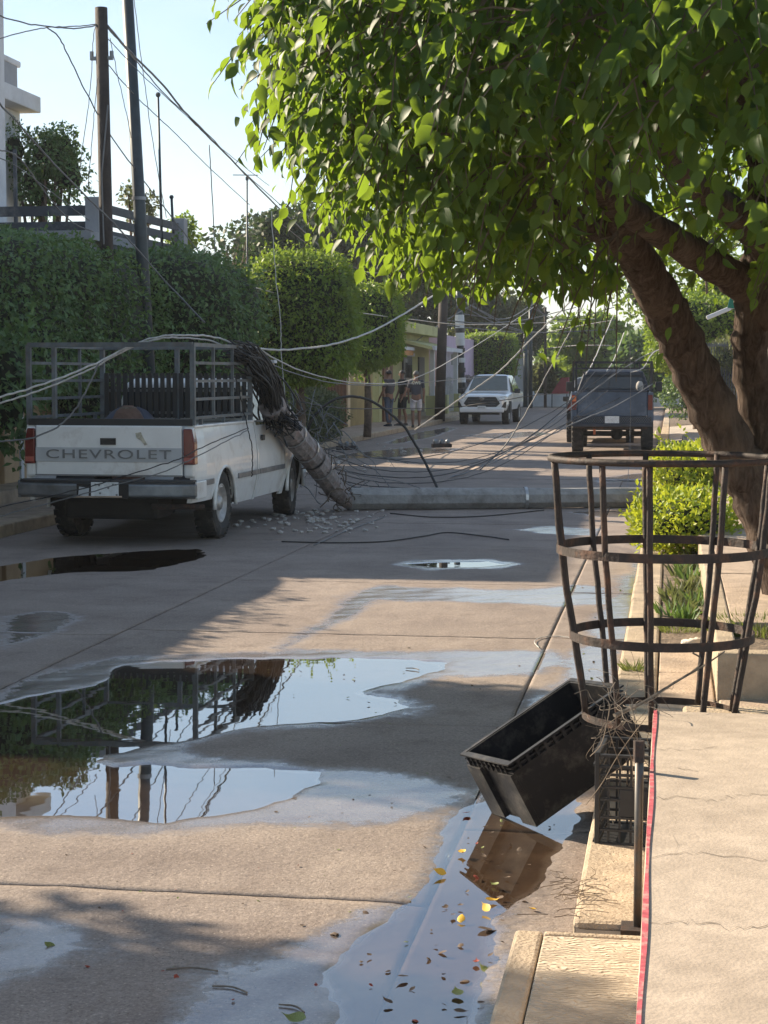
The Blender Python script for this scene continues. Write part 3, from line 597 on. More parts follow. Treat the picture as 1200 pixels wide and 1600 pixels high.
def fig_leaves():
    d = nrmz(RNG.normal(size=(14500, 3)) * np.array(FR)); r = super_r(d, FR, 2.5) * (1 + .10 * lump(d, 5, 4.0))
    C = FC + d * (r * (1 - .42 * RNG.random(len(d)) ** 1.8))[:, None]
    px, py, dp = proj(C)
    inview = (px > 250) & (px < 1330) & (py > -160) & (py < 560)
    keep = (inview | (RNG.random(len(d)) < .25)) & (C[:, 2] > 2.3)
    # the inside of the crown over the limbs is bare
    sd = poly_sd(np.stack([px, py], 1), [(830, 235), (960, 225), (1040, 190), (1230, 130), (1230, 560), (1040, 500), (985, 420), (900, 360)])
    bare = (sd < 0) & (dp < 13.0) & (RNG.random(len(d)) < .955); keep &= ~bare
    C, d = C[keep], d[keep]
    nb_ = 1500; Cb = np.stack([RNG.uniform(-1.2, 3.2, nb_), RNG.uniform(vb - 1.0, vb + 2.6, nb_), RNG.uniform(2.75, 4.9, nb_)], 1); pb_x, pb_y, pb_d = proj(Cb)
    Cb = Cb[pb_x > 760]; C = np.concatenate([C, Cb]); d = np.concatenate([d, nrmz(RNG.normal(size=Cb.shape))]); K = len(C); m = 9
    ax = nrmz(d * .7 + RNG.normal(size=(K, 3)) * .55 + np.array([0, 0, -.15])); ln = RNG.uniform(.22, .42, K)
    t = (np.arange(m) + .5) / m
    pos = C[:, None] + ax[:, None] * (ln[:, None] * t)[..., None]; pos[..., 2] -= (ln[:, None] * t ** 2) * .55
    sidev = nrmz(np.cross(ax, np.array([0, 0, 1.0])) + 1e-6); sgn = np.where(np.arange(m) % 2 == 0, 1, -1)[None, :, None]
    tip = ax[:, None] * .45 + sidev[:, None] * sgn * .55 + RNG.normal(size=(K, m, 3)) * .35; tip[..., 2] -= .75
    nr = RNG.normal(size=(K, m, 3)) * .45 + d[:, None] * .8; nr[..., 2] += .35
    size = RNG.uniform(.052, .104, (K, m))
    rn = np.clip(RNG.random((K, 1)) * .6 + RNG.random((K, m)) * .55 - .05, 0, 1)
    ok_ = (pos.reshape(-1, 3)[:, 2] > 2.28) | (RNG.random(K * m) < .12)
    return C, ax, ln, pos.reshape(-1, 3)[ok_], *(q[ok_] for q in (nrmz(tip.reshape(-1, 3)), nrmz(nr.reshape(-1, 3)), size.ravel(), rn.ravel()))
    return C, ax, ln, pos.reshape(-1, 3), nrmz(tip.reshape(-1, 3)), nrmz(nr.reshape(-1, 3)), size.ravel(), rn.ravel()
C_, ax_, ln_, lp, lt, ln2, ls, lr = fig_leaves()
px, py, dp = proj(lp); inv = (px > 0) & (px < 1200) & (py > 0) & (py < 1600)
cell = (px // 16).astype(int) * 1000 + (py // 16).astype(int); order = np.argsort(dp); first = np.zeros(len(lp), bool)
seen = set()
for i in order:
    if inv[i] and cell[i] not in seen: seen.add(cell[i]); first[i] = True
face = np.abs(np.sum(ln2 * nrmz(np.array([0, 0, CAM_H]) - lp), axis=1))
score = np.where(first, ls / dp * (.4 + face), 0); single = np.argsort(-score)[:300]
rest = np.ones(len(lp), bool); rest[single] = False
fb = np.array(FB)
crown = leaves('crown', lp[rest] - fb, lt[rest], ln2[rest], ls[rest], M['fig_leaf'], fig, T_FINE, lr[rest]); crown['kind'] = 'stuff'
lx, ly, lz = frames(lt, ln2); protos = []
for k in range(6):
    T, F = T_FINE; o = fast_mesh('leaf', T * np.array([1 + .12 * (k % 3 - 1), 1, 1 + .5 * (k % 2)]), F, M['fig_leaf'], np.full(len(T), (k + .5) / 6), None, True); protos.append(o.data); bpy.data.objects.remove(o)
for i in single:
    o = bpy.data.objects.new('leaf', protos[min(5, int(lr[i] * 6))]); link(o, crown); s = float(ls[i]); q = lp[i] - fb
    o.matrix_local = Matrix(((lx[i, 0] * s, ly[i, 0] * s, lz[i, 0] * s, q[0]), (lx[i, 1] * s, ly[i, 1] * s, lz[i, 1] * s, q[1]), (lx[i, 2] * s, ly[i, 2] * s, lz[i, 2] * s, q[2]), (0, 0, 0, 1)))
tw = MB()
for i in range(0, len(C_), 2):
    a = Vector(C_[i] - fb); e = Vector(ax_[i]) * float(ln_[i]); tw.tube([a - e * .5, a, a + e * .5 - Vector((0, 0, .25 * .55 * ln_[i])), a + e - Vector((0, 0, .55 * ln_[i]))], [.006, .005, .004, .002], 3, cap=False)
tw.build('twigs', M['twig'], fig)['kind'] = 'stuff'

# ------------------------------------------------------------------ left: clipped hedge trees, behind the white pickup
HG = 'clipped fig hedge along the left pavement'
bush('hedge_tree', 'long clipped fig hedge rising behind the cargo rack of the white pickup', 'hedge', (-9.6, 24.3, 2.62), (1.75, 4.6, 1.12), 5.0, 30000, .088, M['hedge_leaf'], seed=3, rough=.085, core=.9, trunk=(.12, .12), f=6, lo=.82, amt=.5)
bush('hedge_tree', 'clipped hedge tree with ragged sides just behind the leaning broken pole', 'hedge', (-8.9, 31.2, 2.75), (1.5, 2.3, 1.22), 3.6, 12000, .095, M['hedge_leaf'], seed=8, rough=.10, core=.88, trunk=(.12, .11), f=6, lo=.8, amt=.5)
bush('hedge_tree', 'loose hedge growth hanging low behind the white pickup cab', 'hedge', (-9.3, 27.2, 1.7), (1.3, 2.2, .8), 3.0, 7000, .09, M['hedge_leaf'], seed=12, rough=.14, core=.86, f=5, lo=.7, amt=.5)
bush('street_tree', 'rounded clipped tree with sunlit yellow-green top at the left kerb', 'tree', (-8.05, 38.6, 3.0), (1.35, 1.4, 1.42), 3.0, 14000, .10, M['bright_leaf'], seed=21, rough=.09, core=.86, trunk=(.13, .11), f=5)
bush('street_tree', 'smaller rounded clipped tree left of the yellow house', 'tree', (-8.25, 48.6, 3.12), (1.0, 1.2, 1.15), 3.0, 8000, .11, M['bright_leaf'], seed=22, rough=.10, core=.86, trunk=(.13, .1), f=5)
bush('shrub', 'dull green shrub spilling over the left pavement by the people', 'shrub', (-8.9, 44.0, .75), (.65, 3.4, .7), 2.4, 6000, .10, M['grey_leaf'], seed=23, rough=.2, core=.8, f=6, amt=-.2)
bush('shrub', 'dark glossy shrub beside the tan wall at the left picture edge', 'shrub', tuple(V(8, 610, 20.5)), (.45, .5, .75), 2.2, 900, .12, M['hedge_leaf'], seed=24, rough=.25, core=.6, lo=.5, f=5)
bush('hedge_tree', 'clipped hedge continuing along the left pavement nearer than the white pickup', 'hedge', (-9.7, 14.9, 2.3), (1.5, 4.6, 1.0), 5.0, 12000, .10, M['hedge_leaf'], seed=5, rough=.07, core=.9, trunk=(.12, .12), f=6, lo=.82, amt=.5)
# tree shading the foreground from the left pavement, standing outside the picture
wood_tree('shade_tree', 'leafy street tree on the left pavement nearer than the hedge', (-9.4, 12.2, 4.5), (2.2, 1.6, 1.3), 11, 9000, .16, M['hedge_leaf'], .12, .16, seed=41)
wood_tree('shade_tree', 'leafy street tree on the near left pavement', (-9.5, 7.8, 4.1), (1.8, 1.3, 1.1), 9, 5000, .16, M['hedge_leaf'], .12, .14, seed=44)

# ------------------------------------------------------------------ trees beyond
BG = 'trees beyond the street'
def bt(x, ytop, ybot, wpx, v, lab, m, nb=10, n=9000, size=None, seed=1, name='background_tree', **k):
    a, b = V(x, ytop, v), V(x, ybot, v); dep = v / math.cos(YAW); w = wpx * dep / FPX / 2; h = (a.z - b.z) / 2
    wood_tree(name, lab, (a.x, v, (a.z + b.z) / 2), (w, w, h), nb, n, size or .0030 * dep + .05, m, 0, max(.15, w * .07), BG, seed, **k)
bt(530, 305, 520, 400, 82, 'large dark tree rising behind the rounded clipped trees', M['dark_leaf'], 18, 22000, seed=51)
bt(440, 330, 500, 150, 70, 'dark tree left of the large one above the clipped trees', M['dark_leaf'], 10, 8000, seed=52)
bt(640, 400, 560, 150, 96, 'dark tree above the yellow house roof', M['dark_leaf'], 10, 7000, seed=53)
bt(745, 430, 560, 130, 102, 'olive tree behind the striped utility pole', M['grey_leaf'], 10, 7000, seed=54, sparse=True, core=0)
bt(800, 455, 600, 110, 118, 'dark tree behind the square clipped hedge', M['dark_leaf'], 10, 7000, seed=55)
bt(880, 520, 640, 100, 125, 'yellow-green tree at the far end of the street', M['bright_leaf'], 10, 6000, seed=56)
bt(930, 480, 620, 150, 110, 'tall green tree beyond the dark blue pickup', M['bright_leaf'], 12, 9000, seed=57)
bt(1010, 500, 640, 150, 95, 'green tree beyond the right kerb', M['hedge_leaf'], 12, 8000, seed=58)
bt(860, 555, 640, 60, 112, 'pale shrubby tree at the street end beside a thin pole', M['grey_leaf'], 8, 3000, seed=59)
bt(70, 185, 380, 150, 36, 'feathery tree beside the white upper storey on the left', M['hedge_leaf'], 12, 6000, .10, seed=60, sparse=True, core=.5)
bt(215, 290, 360, 70, 45, 'thin young tree top between the two dark poles', M['grey_leaf'], 7, 900, .12, seed=61, sparse=True, core=0)
bt(285, 330, 420, 55, 46, 'thin tree top right of the balcony rail', M['bright_leaf'], 7, 1200, .12, seed=62, sparse=True, core=0)
bt(1120, 350, 580, 260, 62, 'bright tree seen between the fig stems', M['bright_leaf'], 10, 6000, seed=63)
bush('street_tree', 'clipped tree with a sunlit left edge above the dark blue pickup', 'tree', (.75, 53.5, 2.9), (1.55, 1.6, 1.15), 3.2, 9000, .13, M['bright_leaf'], seed=71, rough=.1, core=.86, trunk=(.12, .12), f=5)
wood_tree('street_tree', 'slim grey-leaved tree on the right pavement beside the dark blue pickup', (1.6, 47.0, 2.0), (1.0, 1.2, 1.0), 9, 5000, .12, M['grey_leaf'], .35, .12, seed=72, sparse=True, core=.5)
bush('hedge_row', 'low dark hedge behind the driveway on the right', 'hedge', (4.2, 60, 1.2), (4.2, .8, 1.0), 4.0, 6000, .13, M['hedge_leaf'], seed=73, rough=.12, core=.86, f=7)
a_ = V(765, 556, 90)
bush('square_hedge', 'square clipped hedge above the white oncoming pickup', 'hedge', (a_.x, 90, 2.75), (1.35, 1.4, 1.1), 6.0, 7000, .14, M['bright_leaf'], seed=74, rough=.05, core=.9, f=5, trunk=(.12, .14))
# bare twiggy shrub against the sky
bare = thing('bare_tree', 'bare twiggy tree against the sky left of the large dark tree', 'tree', (V(368, 420, 55).x, 55, 0))
MB().tube([(0, 0, 0), (0, 0, 3.5)], [.1, .06], 6).build('trunk', M['bark'], bare)
bb = MB()
for k in range(60):
    a = Vector((0, 0, 3.3 + random.random())); d = Vector((random.gauss(0, .6), random.gauss(0, .6), 1)).normalized(); e = a + d * random.uniform(.9, 2.2)
    bb.tube([a, (a + e) / 2 + Vector((random.gauss(0, .08), 0, .05)), e], [.03, .02, .008], 3, cap=False)
bb.build('branches', M['bark'], bare)['kind'] = 'stuff'

# ------------------------------------------------------------------ planting strip and verge plants
for x, y, s, n, lab, sd in ((1068, 812, (.52, .8, .30), 3200, 'near sunlit yellow-green shrub in the planting strip', 81), (1085, 735, (.62, 1.2, .34), 3200, 'far sunlit yellow-green shrub in the planting strip behind the nearer one', 82)):
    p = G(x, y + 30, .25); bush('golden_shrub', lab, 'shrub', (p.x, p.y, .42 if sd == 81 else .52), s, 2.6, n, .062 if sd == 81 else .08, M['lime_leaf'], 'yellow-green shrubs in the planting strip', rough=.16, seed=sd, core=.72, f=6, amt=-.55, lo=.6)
def tuft(name, lab, cat, p, r, n, h, m, group=None, wide=1.0, spread=.7, kind=None):
    t = thing(name, lab, cat, p, group=group); a = RNG.uniform(0, 6.28, n); q = r * np.sqrt(RNG.random(n)); pos = np.stack([q * np.cos(a), q * np.sin(a), np.zeros(n)], 1)
    tip = np.stack([np.cos(a) * spread + RNG.normal(0, .2, n), np.sin(a) * spread + RNG.normal(0, .2, n), np.ones(n)], 1)
    o = leaves('blades', pos, tip, nrmz(RNG.normal(size=(n, 3)) + np.array([0, -.5, .3])), h * RNG.uniform(.5, 1.2, n), m, t, T_BLADE, wide=wide); o['kind'] = 'stuff'; return t
spots = [(1075, 905, 'agave'), (1105, 915, 'agave'), (1060, 925, 'agave'), (1088, 945, 'agave'), (1062, 955, 'agave'), (1095, 890, 'agave'), (1070, 968, 'agave'), (1052, 940, 'agave'), (1085, 880, 'agave'), (1110, 940, 'a'), (1100, 960, 'a'), (1118, 900, 'a'), (1070, 890, 'a'), (1080, 920, 'a'), (1060, 900, 'a'), (1118, 925, 'a'), (1075, 940, 'a'), (1105, 880, 'a'), (1046, 962, 'a')]
for k, (x, y, _) in enumerate(spots):
    tuft('strap_plant', 'small grey-green strap-leaved plant in the planting strip', 'plant', tuple(G(x, y, .105)), .07, 30, .13, M['grey_leaf'] if k % 3 else M['hedge_leaf'], 'strap-leaved plants in the planting strip', wide=2.2)
tuft('grass_tuft', 'small green weed tuft growing on the kerb top', 'grass', tuple(G(993, 1047, KZ)), .075, 130, .07, M['grass'], spread=1.0)
tuft('grass_patch', 'dry grass patch in the raised soil bed on the right', 'grass', tuple(G(1190, 985, .31)), .34, 900, .09, M['grass'], spread=.8)
tuft('grass_patch', 'sparse dry grass at the near end of the planting strip', 'grass', tuple(G(1058, 985, .105)), .16, 260, .06, M['grass'], spread=1.1)
tuft('grass_patch', 'dry grass along the far part of the planting strip', 'grass', tuple(G(1100, 930, .105)), .3, 500, .06, M['grass'], spread=1.1)
# ================================================================== vehicles
def text_mesh(txt, size, depth, m, parent, name, loc, rot, align='CENTER', sx=1.0, bold=0.0):
    cu = bpy.data.curves.new(name, 'FONT'); cu.body = txt; cu.size = size; cu.extrude = depth; cu.align_x = align; cu.align_y = 'CENTER'; cu.offset = bold; cu.space_character = 1.12
    tmp = bpy.data.objects.new(name, cu); COL.objects.link(tmp); dg = bpy.context.evaluated_depsgraph_get(); dg.update()
    me = bpy.data.meshes.new_from_object(tmp.evaluated_get(dg)); bpy.data.objects.remove(tmp); bpy.data.curves.remove(cu)
    me.materials.clear(); me.materials.append(m); o = bpy.data.objects.new(name, me); link(o, parent); o.location = loc; o.rotation_euler = rot; o.scale = (sx, 1, 1); return o

def wheel(parent, x, y, r, w, steer=0.0, side=1, rim_r=.56, label=None):
    """tyre with tread blocks and a dished steel rim; the axle runs along x"""
    e = bpy.data.objects.new('wheel', None); link(e, parent); e.location = (x, y, r); e.rotation_euler = (0, 0, steer)
    prof = [(-w / 2 + .02, rim_r * r), (-w / 2, .72 * r), (-w / 2 + .008, .90 * r), (-w / 2 + .035, .985 * r), (0, r), (w / 2 - .035, .985 * r), (w / 2 - .008, .90 * r), (w / 2, .72 * r), (w / 2 - .02, rim_r * r)]
    n = 36; mb = MB(); mb.loft([[(a, q * math.cos(2 * math.pi * k / n), q * math.sin(2 * math.pi * k / n)) for a, q in prof] for k in range(n)] + [[(a, q, 0) for a, q in prof]], cap=False, close=False)
    for k in range(24):
        a = 2 * math.pi * k / 24; rot = Matrix.Rotation(a, 3, 'X')
        for s in (-1, 1): mb.box(rot @ Vector((s * w * .33, 0, r * .995)), (w * .26, r * .17, .02), rot)
    mb.build('tyre', M['rubber'], e, smooth=False)
    rp = [(w / 2 - .02, rim_r * r), (w / 2 - .012, rim_r * r * .92), (w / 2 - .06, rim_r * r * .85), (w / 2 - .075, rim_r * r * .45), (w / 2 - .03, rim_r * r * .34), (w / 2 - .02, rim_r * r * .30), (w / 2 - .015, .01)]
    MB().loft([[(side * a, q * math.cos(2 * math.pi * k / 24), q * math.sin(2 * math.pi * k / 24)) for a, q in rp] for k in range(24)] + [[(side * a, q, 0) for a, q in rp]], cap=False, close=False).build('rim', M['rim'], e, smooth=True)
    MB().tube([(-w / 2 + .03, 0, 0), (w / 2 - .08, 0, 0)], rim_r * r * .9, 16).build('hub', M['underbody'], e)
    return e

def side_sheet(mb, ys, bottom, top, xprof, nz=9, sgn=1, x0=0.0, t=.03):
    """one body flank: columns along y, rows from bottom(y) to top(y); xprof(y,z) gives half-width; thickness t inwards"""
    def col(y): 
        b, tp = bottom(y), top(y); return [(y, b + (tp - b) * j / nz) for j in range(nz + 1)]
    O = [[(sgn * xprof(y, z), y, z) for y, z in col(y)] for y in ys]; I = [[(sgn * (xprof(y, z) - t), y, z) for y, z in col(y)] for y in ys]
    if sgn > 0: mb.grid(O); mb.grid([r[::-1] for r in I])
    else: mb.grid([r[::-1] for r in O]); mb.grid(I)
    loop = [r[0] for r in O] + O[-1][1:] + [r[-1] for r in O[-2::-1]] + O[0][-2:0:-1]
    loop2 = [r[0] for r in I] + I[-1][1:] + [r[-1] for r in I[-2::-1]] + I[0][-2:0:-1]
    n = len(loop); mb.add(loop + loop2, [((k, (k + 1) % n, n + (k + 1) % n, n + k) if sgn < 0 else (k, n + k, n + (k + 1) % n, (k + 1) % n)) for k in range(n)])
def arch(yc, r, floor, zc):                  # wheel-arch cut in the lower edge
    def f(y):
        d = abs(y - yc)
        return max(floor, zc + math.sqrt(max(0, r * r - d * d))) if d < r else floor
    return f

# ------------------------------------------------------------------ white pickup with a cargo rack (left, in front)
pr, pf = G(333, 840), G(436, 809)            # where the right-hand tyres stand
ang = math.atan2(-(pf.x - pr.x), pf.y - pr.y) * .6
WB = 3.3; HW = .955
pk = thing('pickup_truck', 'old white pickup truck with a metal cargo rack parked under the fallen pole', 'pickup truck', (pr.x - .80 * math.cos(ang), pr.y - .80 * math.sin(ang), 0), ang)
def xprof(y, z):
    b = HW - .055 * max(0, (z - .82) / .45) ** 1.6 - .05 * max(0, (.72 - z) / .3) ** 1.5
    if y < -.85: b -= .03 * ((-.85 - y) / .25) ** 2
    if y > 3.6: b -= .10 * ((y - 3.6) / .6) ** 2
    return b
_fa, ff_ = arch(0, .43, .30, .365), arch(WB, .44, .31, .365)
def fr_(y): return max(_fa(y), .46 if y < -.40 else .34)
def ysamp(a, b, c=None, r=.46, n=8):
    s = set(np.linspace(a, b, n).tolist())
    if c is not None:
        for k in np.linspace(-1, 1, 15):
            y = c + r * math.sin(k * math.pi / 2)
            if a < y < b: s.add(y)
        for e in (-r - .001, r + .001):
            if a < c + e < b: s.add(c + e)
    return sorted(s)
bed = MB()
for sg in (-1, 1): side_sheet(bed, ysamp(-1.10, 1.34, 0, .45), fr_, lambda y: 1.25, xprof, 12, sg, t=.05)
bed.b2((-HW + .06, -1.0, .56), (HW - .06, 1.30, .60)); bed.b2((-HW + .07, 1.27, .58), (HW - .07, 1.32, 1.22))
bed.build('bed', M['white_paint'], pk, smooth=False)
rl = MB()
for sg in (-1, 1): rl.bar((sg * (HW - .07), -1.08, 1.255), (sg * (HW - .07), 1.33, 1.255), .085, .03)
rl.build('bed_rail', M['white_paint'], pk, bevel=.01)
# wheel-arch lips and liner
for sg in (-1, 1):
    for yc, r in ((0, .45), (WB, .46)):
        p = [(sg * (HW - .012), yc + (r - .02) * math.cos(a), .365 + (r - .02) * math.sin(a)) for a in np.linspace(-.05, math.pi + .05, 20)]
        MB().tube(p, .022, 6).build('arch_lip', M['white_paint'], pk, smooth=True)
        MB().loft([[(sg * (HW - .03), yc + (r - .01) * math.cos(a), .365 + (r - .01) * math.sin(a)), (sg * .45, yc + (r - .01) * math.cos(a), .365 + (r - .01) * math.sin(a))] for a in np.linspace(0, math.pi, 14)], cap=False, close=False).build('arch_liner', M['underbody'], pk)
# tailgate
tg = MB().b2((-.80, -1.145, .735), (.80, -1.085, 1.265)).build('tailgate', M['white_paint'], pk, bevel=.015)
MB().b2((-.802, -1.152, .885), (.802, -1.147, 1.035)).build('grey_band', M['grey_band'], tg, bevel=.002)
text_mesh('CHEVROLET', .135, .004, M['dark_letter'], tg, 'lettering', (0, -1.157, .962), (math.pi / 2, 0, 0), sx=1.70, bold=.0)
hd = MB().b2((-.085, -1.155, 1.065), (.085, -1.148, 1.135)); hd.build('handle_recess', M['hole'], tg)
MB().b2((-.07, -1.166, 1.108), (.07, -1.157, 1.132)).build('handle', M['black_plastic'], tg, bevel=.004)
MB().prism([(.30, -1.1472, 1.19), (.36, -1.1472, 1.20), (.38, -1.1472, 1.15), (.43, -1.1472, 1.07), (.40, -1.1472, 1.06), (.36, -1.1472, 1.11), (.31, -1.1472, 1.14)], (0, -.003, 0)).build('scrape', mat('scrape', (.5, .46, .36), .8, var=.3, scale=30), tg)
MB().b2((-.81, -1.149, .742), (.81, -1.146, .752)).build('lower_seam', M['dark_letter'], tg)
# rear corner posts, lamps
for sg in (-1, 1):
    MB().b2((sg * .81, -1.125, .72), (sg * .925, -1.06, 1.25)).build('corner_post', M['white_paint'], pk, bevel=.03)
    tl = MB().prism([(sg * .815, -1.15, .86), (sg * .935, -1.13, .86), (sg * .93, -1.13, 1.10), (sg * .905, -1.13, 1.235), (sg * .815, -1.15, 1.235)], (0, .12, 0)).build('tail_lamp', M['red_lens'], pk, bevel=.012)
    MB().b2((sg * .825, -1.158, .885), (sg * .915, -1.146, .935)).build('reverse_lens', mat('dull_lens', (.35, .09, .07), .3), tl)
# rear bumper and plate
bp_ = MB(); bp_.loft([[(x, -1.33 + .10 * abs(x / .98) ** 4, .535), (x, -1.33 + .10 * abs(x / .98) ** 4, .665), (x, -1.10, .675), (x, -1.10, .50)] for x in np.linspace(-.98, .98, 15)])
bmp = bp_.build('rear_bumper', M['bumper_dark'], pk, bevel=.02)
MB().loft([[(x, -1.315 + .10 * abs(x / .98) ** 4, .668), (x, -1.315 + .10 * abs(x / .98) ** 4, .698), (x, -1.12, .705), (x, -1.12, .668)] for x in np.linspace(-.95, .95, 15)]).build('step_pad', M['black_plastic'], bmp)
MB().b2((-.99, -1.20, .505), (-.955, -.86, .69)).build('bumper_end', M['bumper_dark'], bmp, bevel=.01); MB().b2((.955, -1.20, .505), (.985, -.86, .69)).build('bumper_end', M['white_paint'], bmp, bevel=.01)
MB().b2((-.28, -1.345, .52), (.28, -1.335, .665)).build('plate_recess', M['underbody'], bmp)
pl = MB().box((.03, -1.353, .61), (.30, .006, .15)).build('number_plate', M['plate'], bmp, bevel=.003)
for k, (x, z) in enumerate(((-.09, .66), (-.05, .652), (.10, .662), (.13, .66), (.14, .555), (-.04, .57), (.05, .625))): MB().box((x + .02, -1.358, z), (.02, .003, .018)).build('plate_mark', M['dark_letter'], pl)
MB().box((-.20, -1.352, .585), (.11, .008, .09), Matrix.Rotation(.12, 3, 'Y')).build('bent_plate_frame', M['grey_band'], bmp)
MB().bar((-.30, -1.36, .530), (.22, -1.36, .538), .012, .018).build('plate_rod', M['chrome'], bmp)
# cab
cab = MB()
for sg in (-1, 1):
    side_sheet(cab, ysamp(1.375, 1.46), lambda y: .33, lambda y: 1.24, xprof, 8, sg)
    side_sheet(cab, ysamp(2.70, 4.25, WB, .46), ff_, lambda y: 1.16 - .06 * max(0, (y - 3.0) / 1.3), xprof, 10, sg)
cab.b2((-.9, 1.375, .46), (.9, 1.42, 1.24)); cab.b2((-.88, 4.20, .5), (.88, 4.27, 1.05))
cab.loft([[(-.87, y, 1.12 - .06 * max(0, (y - 3.0) / 1.3)), (-.5, y, 1.165 - .06 * (y - 2.8) / 1.4), (0, y, 1.18 - .06 * (y - 2.8) / 1.4), (.5, y, 1.165 - .06 * (y - 2.8) / 1.4), (.87, y, 1.12 - .06 * max(0, (y - 3.0) / 1.3))] for y in np.linspace(2.72, 4.26, 8)], cap=False, close=False)
cab.b2((-.86, 1.42, .44), (.86, 2.9, .52))
cab.build('cab', M['white_paint'], pk)
gh = MB(); gh.loft([[(-.83, 1.42, 1.24), (.83, 1.42, 1.24), (.83, 2.95, 1.2), (-.83, 2.95, 1.2)], [(-.70, 1.50, 1.70), (.70, 1.50, 1.70), (.70, 2.35, 1.72), (-.70, 2.35, 1.72)], [(-.60, 1.62, 1.77), (.60, 1.62, 1.77), (.60, 2.22, 1.78), (-.60, 2.22, 1.78)]])
gh.build('roof', M['white_paint'], pk, bevel=.03)
for sg in (-1, 1):
    dr = MB(); side_sheet(dr, ysamp(1.47, 2.69), lambda y: .35, lambda y: 1.20, xprof, 10, sg); d_ = dr.build('door', M['white_paint'], pk)
    MB().b2((sg * (HW - .012), 1.56, 1.02), (sg * (HW + .012), 1.68, 1.085)).build('door_handle', M['black_plastic'], d_, bevel=.006)
    MB().add([(sg * .825, 1.52, 1.255), (sg * .825, 2.72, 1.245), (sg * .722, 2.30, 1.665), (sg * .722, 1.56, 1.665)], [(0, 1, 2, 3) if sg > 0 else (3, 2, 1, 0)]).build('side_window', M['glass'], pk, solid=.01)
    if sg < 0: mr = MB().box((sg * 1.06, 2.62, 1.26), (.17, .09, .2)).build('wing_mirror', M['black_plastic'], pk, bevel=.03); MB().bar((sg * .9, 2.62, 1.2), (sg * 1.0, 2.62, 1.22), .04).build('bracket', M['black_plastic'], mr)
    st = MB()
    for a, b in ((-1.04, -.5), (.5, 2.78)): st.prism([(sg * (HW - .006), a, .63), (sg * (HW - .006), b, .63), (sg * (HW - .006), b, .69), (sg * (HW - .006), a, .69)], (sg * .016, 0, 0))
    for nm, (a, b) in (('side_moulding', (-1.04, -.5)), ('side_moulding', (.5, 1.45)), ('side_moulding', (1.48, 2.68))):
        MB().b2((sg * (HW - .01), a, .63), (sg * (HW + .012), b, .69)).build(nm, M['bumper_dark'], pk, bevel=.006)
    MB().b2((sg * .6, 4.24, .86), (sg * .86, 4.30, 1.0)).build('headlamp', M['clear_lens'], pk, bevel=.01)
MB().add([(-.66, 1.475, 1.64), (.66, 1.475, 1.64), (.76, 1.41, 1.29), (-.76, 1.41, 1.29)], [(0, 1, 2, 3)]).build('rear_window', M['glass'], pk, solid=.01)
MB().add([(-.74, 2.93, 1.23), (.74, 2.93, 1.23), (.64, 2.40, 1.66), (-.64, 2.40, 1.66)], [(0, 1, 2, 3)]).build('windscreen', M['glass'], pk, solid=.01)
MB().b2((-.9, 4.27, .48), (.9, 4.40, .66)).build('front_bumper', M['chrome'], pk, bevel=.02)
MB().b2((-.55, 4.25, .72), (.55, 4.29, 1.0)).build('grille', M['black_plastic'], pk)
for sg in (-1, 1):
    wheel(pk, sg * .80, 0, .385, .235, 0, sg); wheel(pk, sg * .80, WB, .385, .235, .10, sg)
MB().tube([(-.78, 0, .385), (.78, 0, .385)], .05, 8).tube([(0, 0, .385), (0, 2.6, .45)], .04, 8).build('axle', M['underbody'], pk)
MB().b2((-.45, -1.0, .44), (-.35, 4.1, .54)).b2((.35, -1.0, .44), (.45, 4.1, .54)).build('chassis', M['underbody'], pk)
MB().b2((-.6, .55, .30), (.6, 2.8, .5)).build('under_light_block', M['underbody'], pk)  # added dark box, stops light showing through beneath the truck
MB().b2((-.55, -1.02, .27), (.5, -.48, .5)).build('under_dark_box', M['underbody'], pk, bevel=.05)  # added dark box that deepens the shade below the rear bumper
MB().tube([(.45, -1.1, .42), (.95, -.85, .40)], .03, 8).build('tail_pipe', M['rust_iron'], pk)
# cargo rack
rk = bpy.data.objects.new('cargo_rack', None); link(rk, pk); rk.location = (0, 0, 1.27)
HX, Y0, Y1, ZT = .90, -1.06, 1.24, .84
def rbar(a, b, w=.04, nm='bar', m='rack_metal', h=None): MB().bar(a, b, w, h or w).build(nm, M[m], rk)
for sg in (-1, 1):
    for y in (Y0, Y1): rbar((sg * HX, y, .0), (sg * HX, y, ZT), .05, 'post')
    for z in (.075, .27, .46, .65, ZT): rbar((sg * HX, Y0, z), (sg * HX, Y1, z), .03 if z < ZT else .04, 'rail')
    for k in (1, 2): rbar((sg * HX, Y0 + (Y1 - Y0) * k / 3, .05), (sg * HX, Y0 + (Y1 - Y0) * k / 3, ZT), .03, 'upright')
    for k in (.12, .5, .88): rbar((sg * HX, Y0 + (Y1 - Y0) * k, -.03), (sg * HX, Y0 + (Y1 - Y0) * k, .08), .035, 'foot')
rbar((-HX, Y0, ZT), (HX, Y0, ZT), .05, 'rail'); rbar((-HX, Y1, ZT), (HX, Y1, ZT), .04, 'rail'); rbar((-HX, Y0, .03), (HX, Y0, .03), .07, 'rail', 'rack_black')
rbar((-.62, Y0, 0), (-.62, Y0, ZT), .04, 'post')
for x in (0.02, ): rbar((x, Y1, 0), (x, Y1, ZT), .05, 'post')
for z in (.08, .34, .50): rbar((-HX, Y1, z), (HX, Y1, z), .03, 'rail')
for k in range(23):
    x = -.84 + 1.68 * k / 22; rbar((x, Y1 - .03, .02), (x, Y1 - .03, .545), .05, 'slat', 'rack_black', .02)
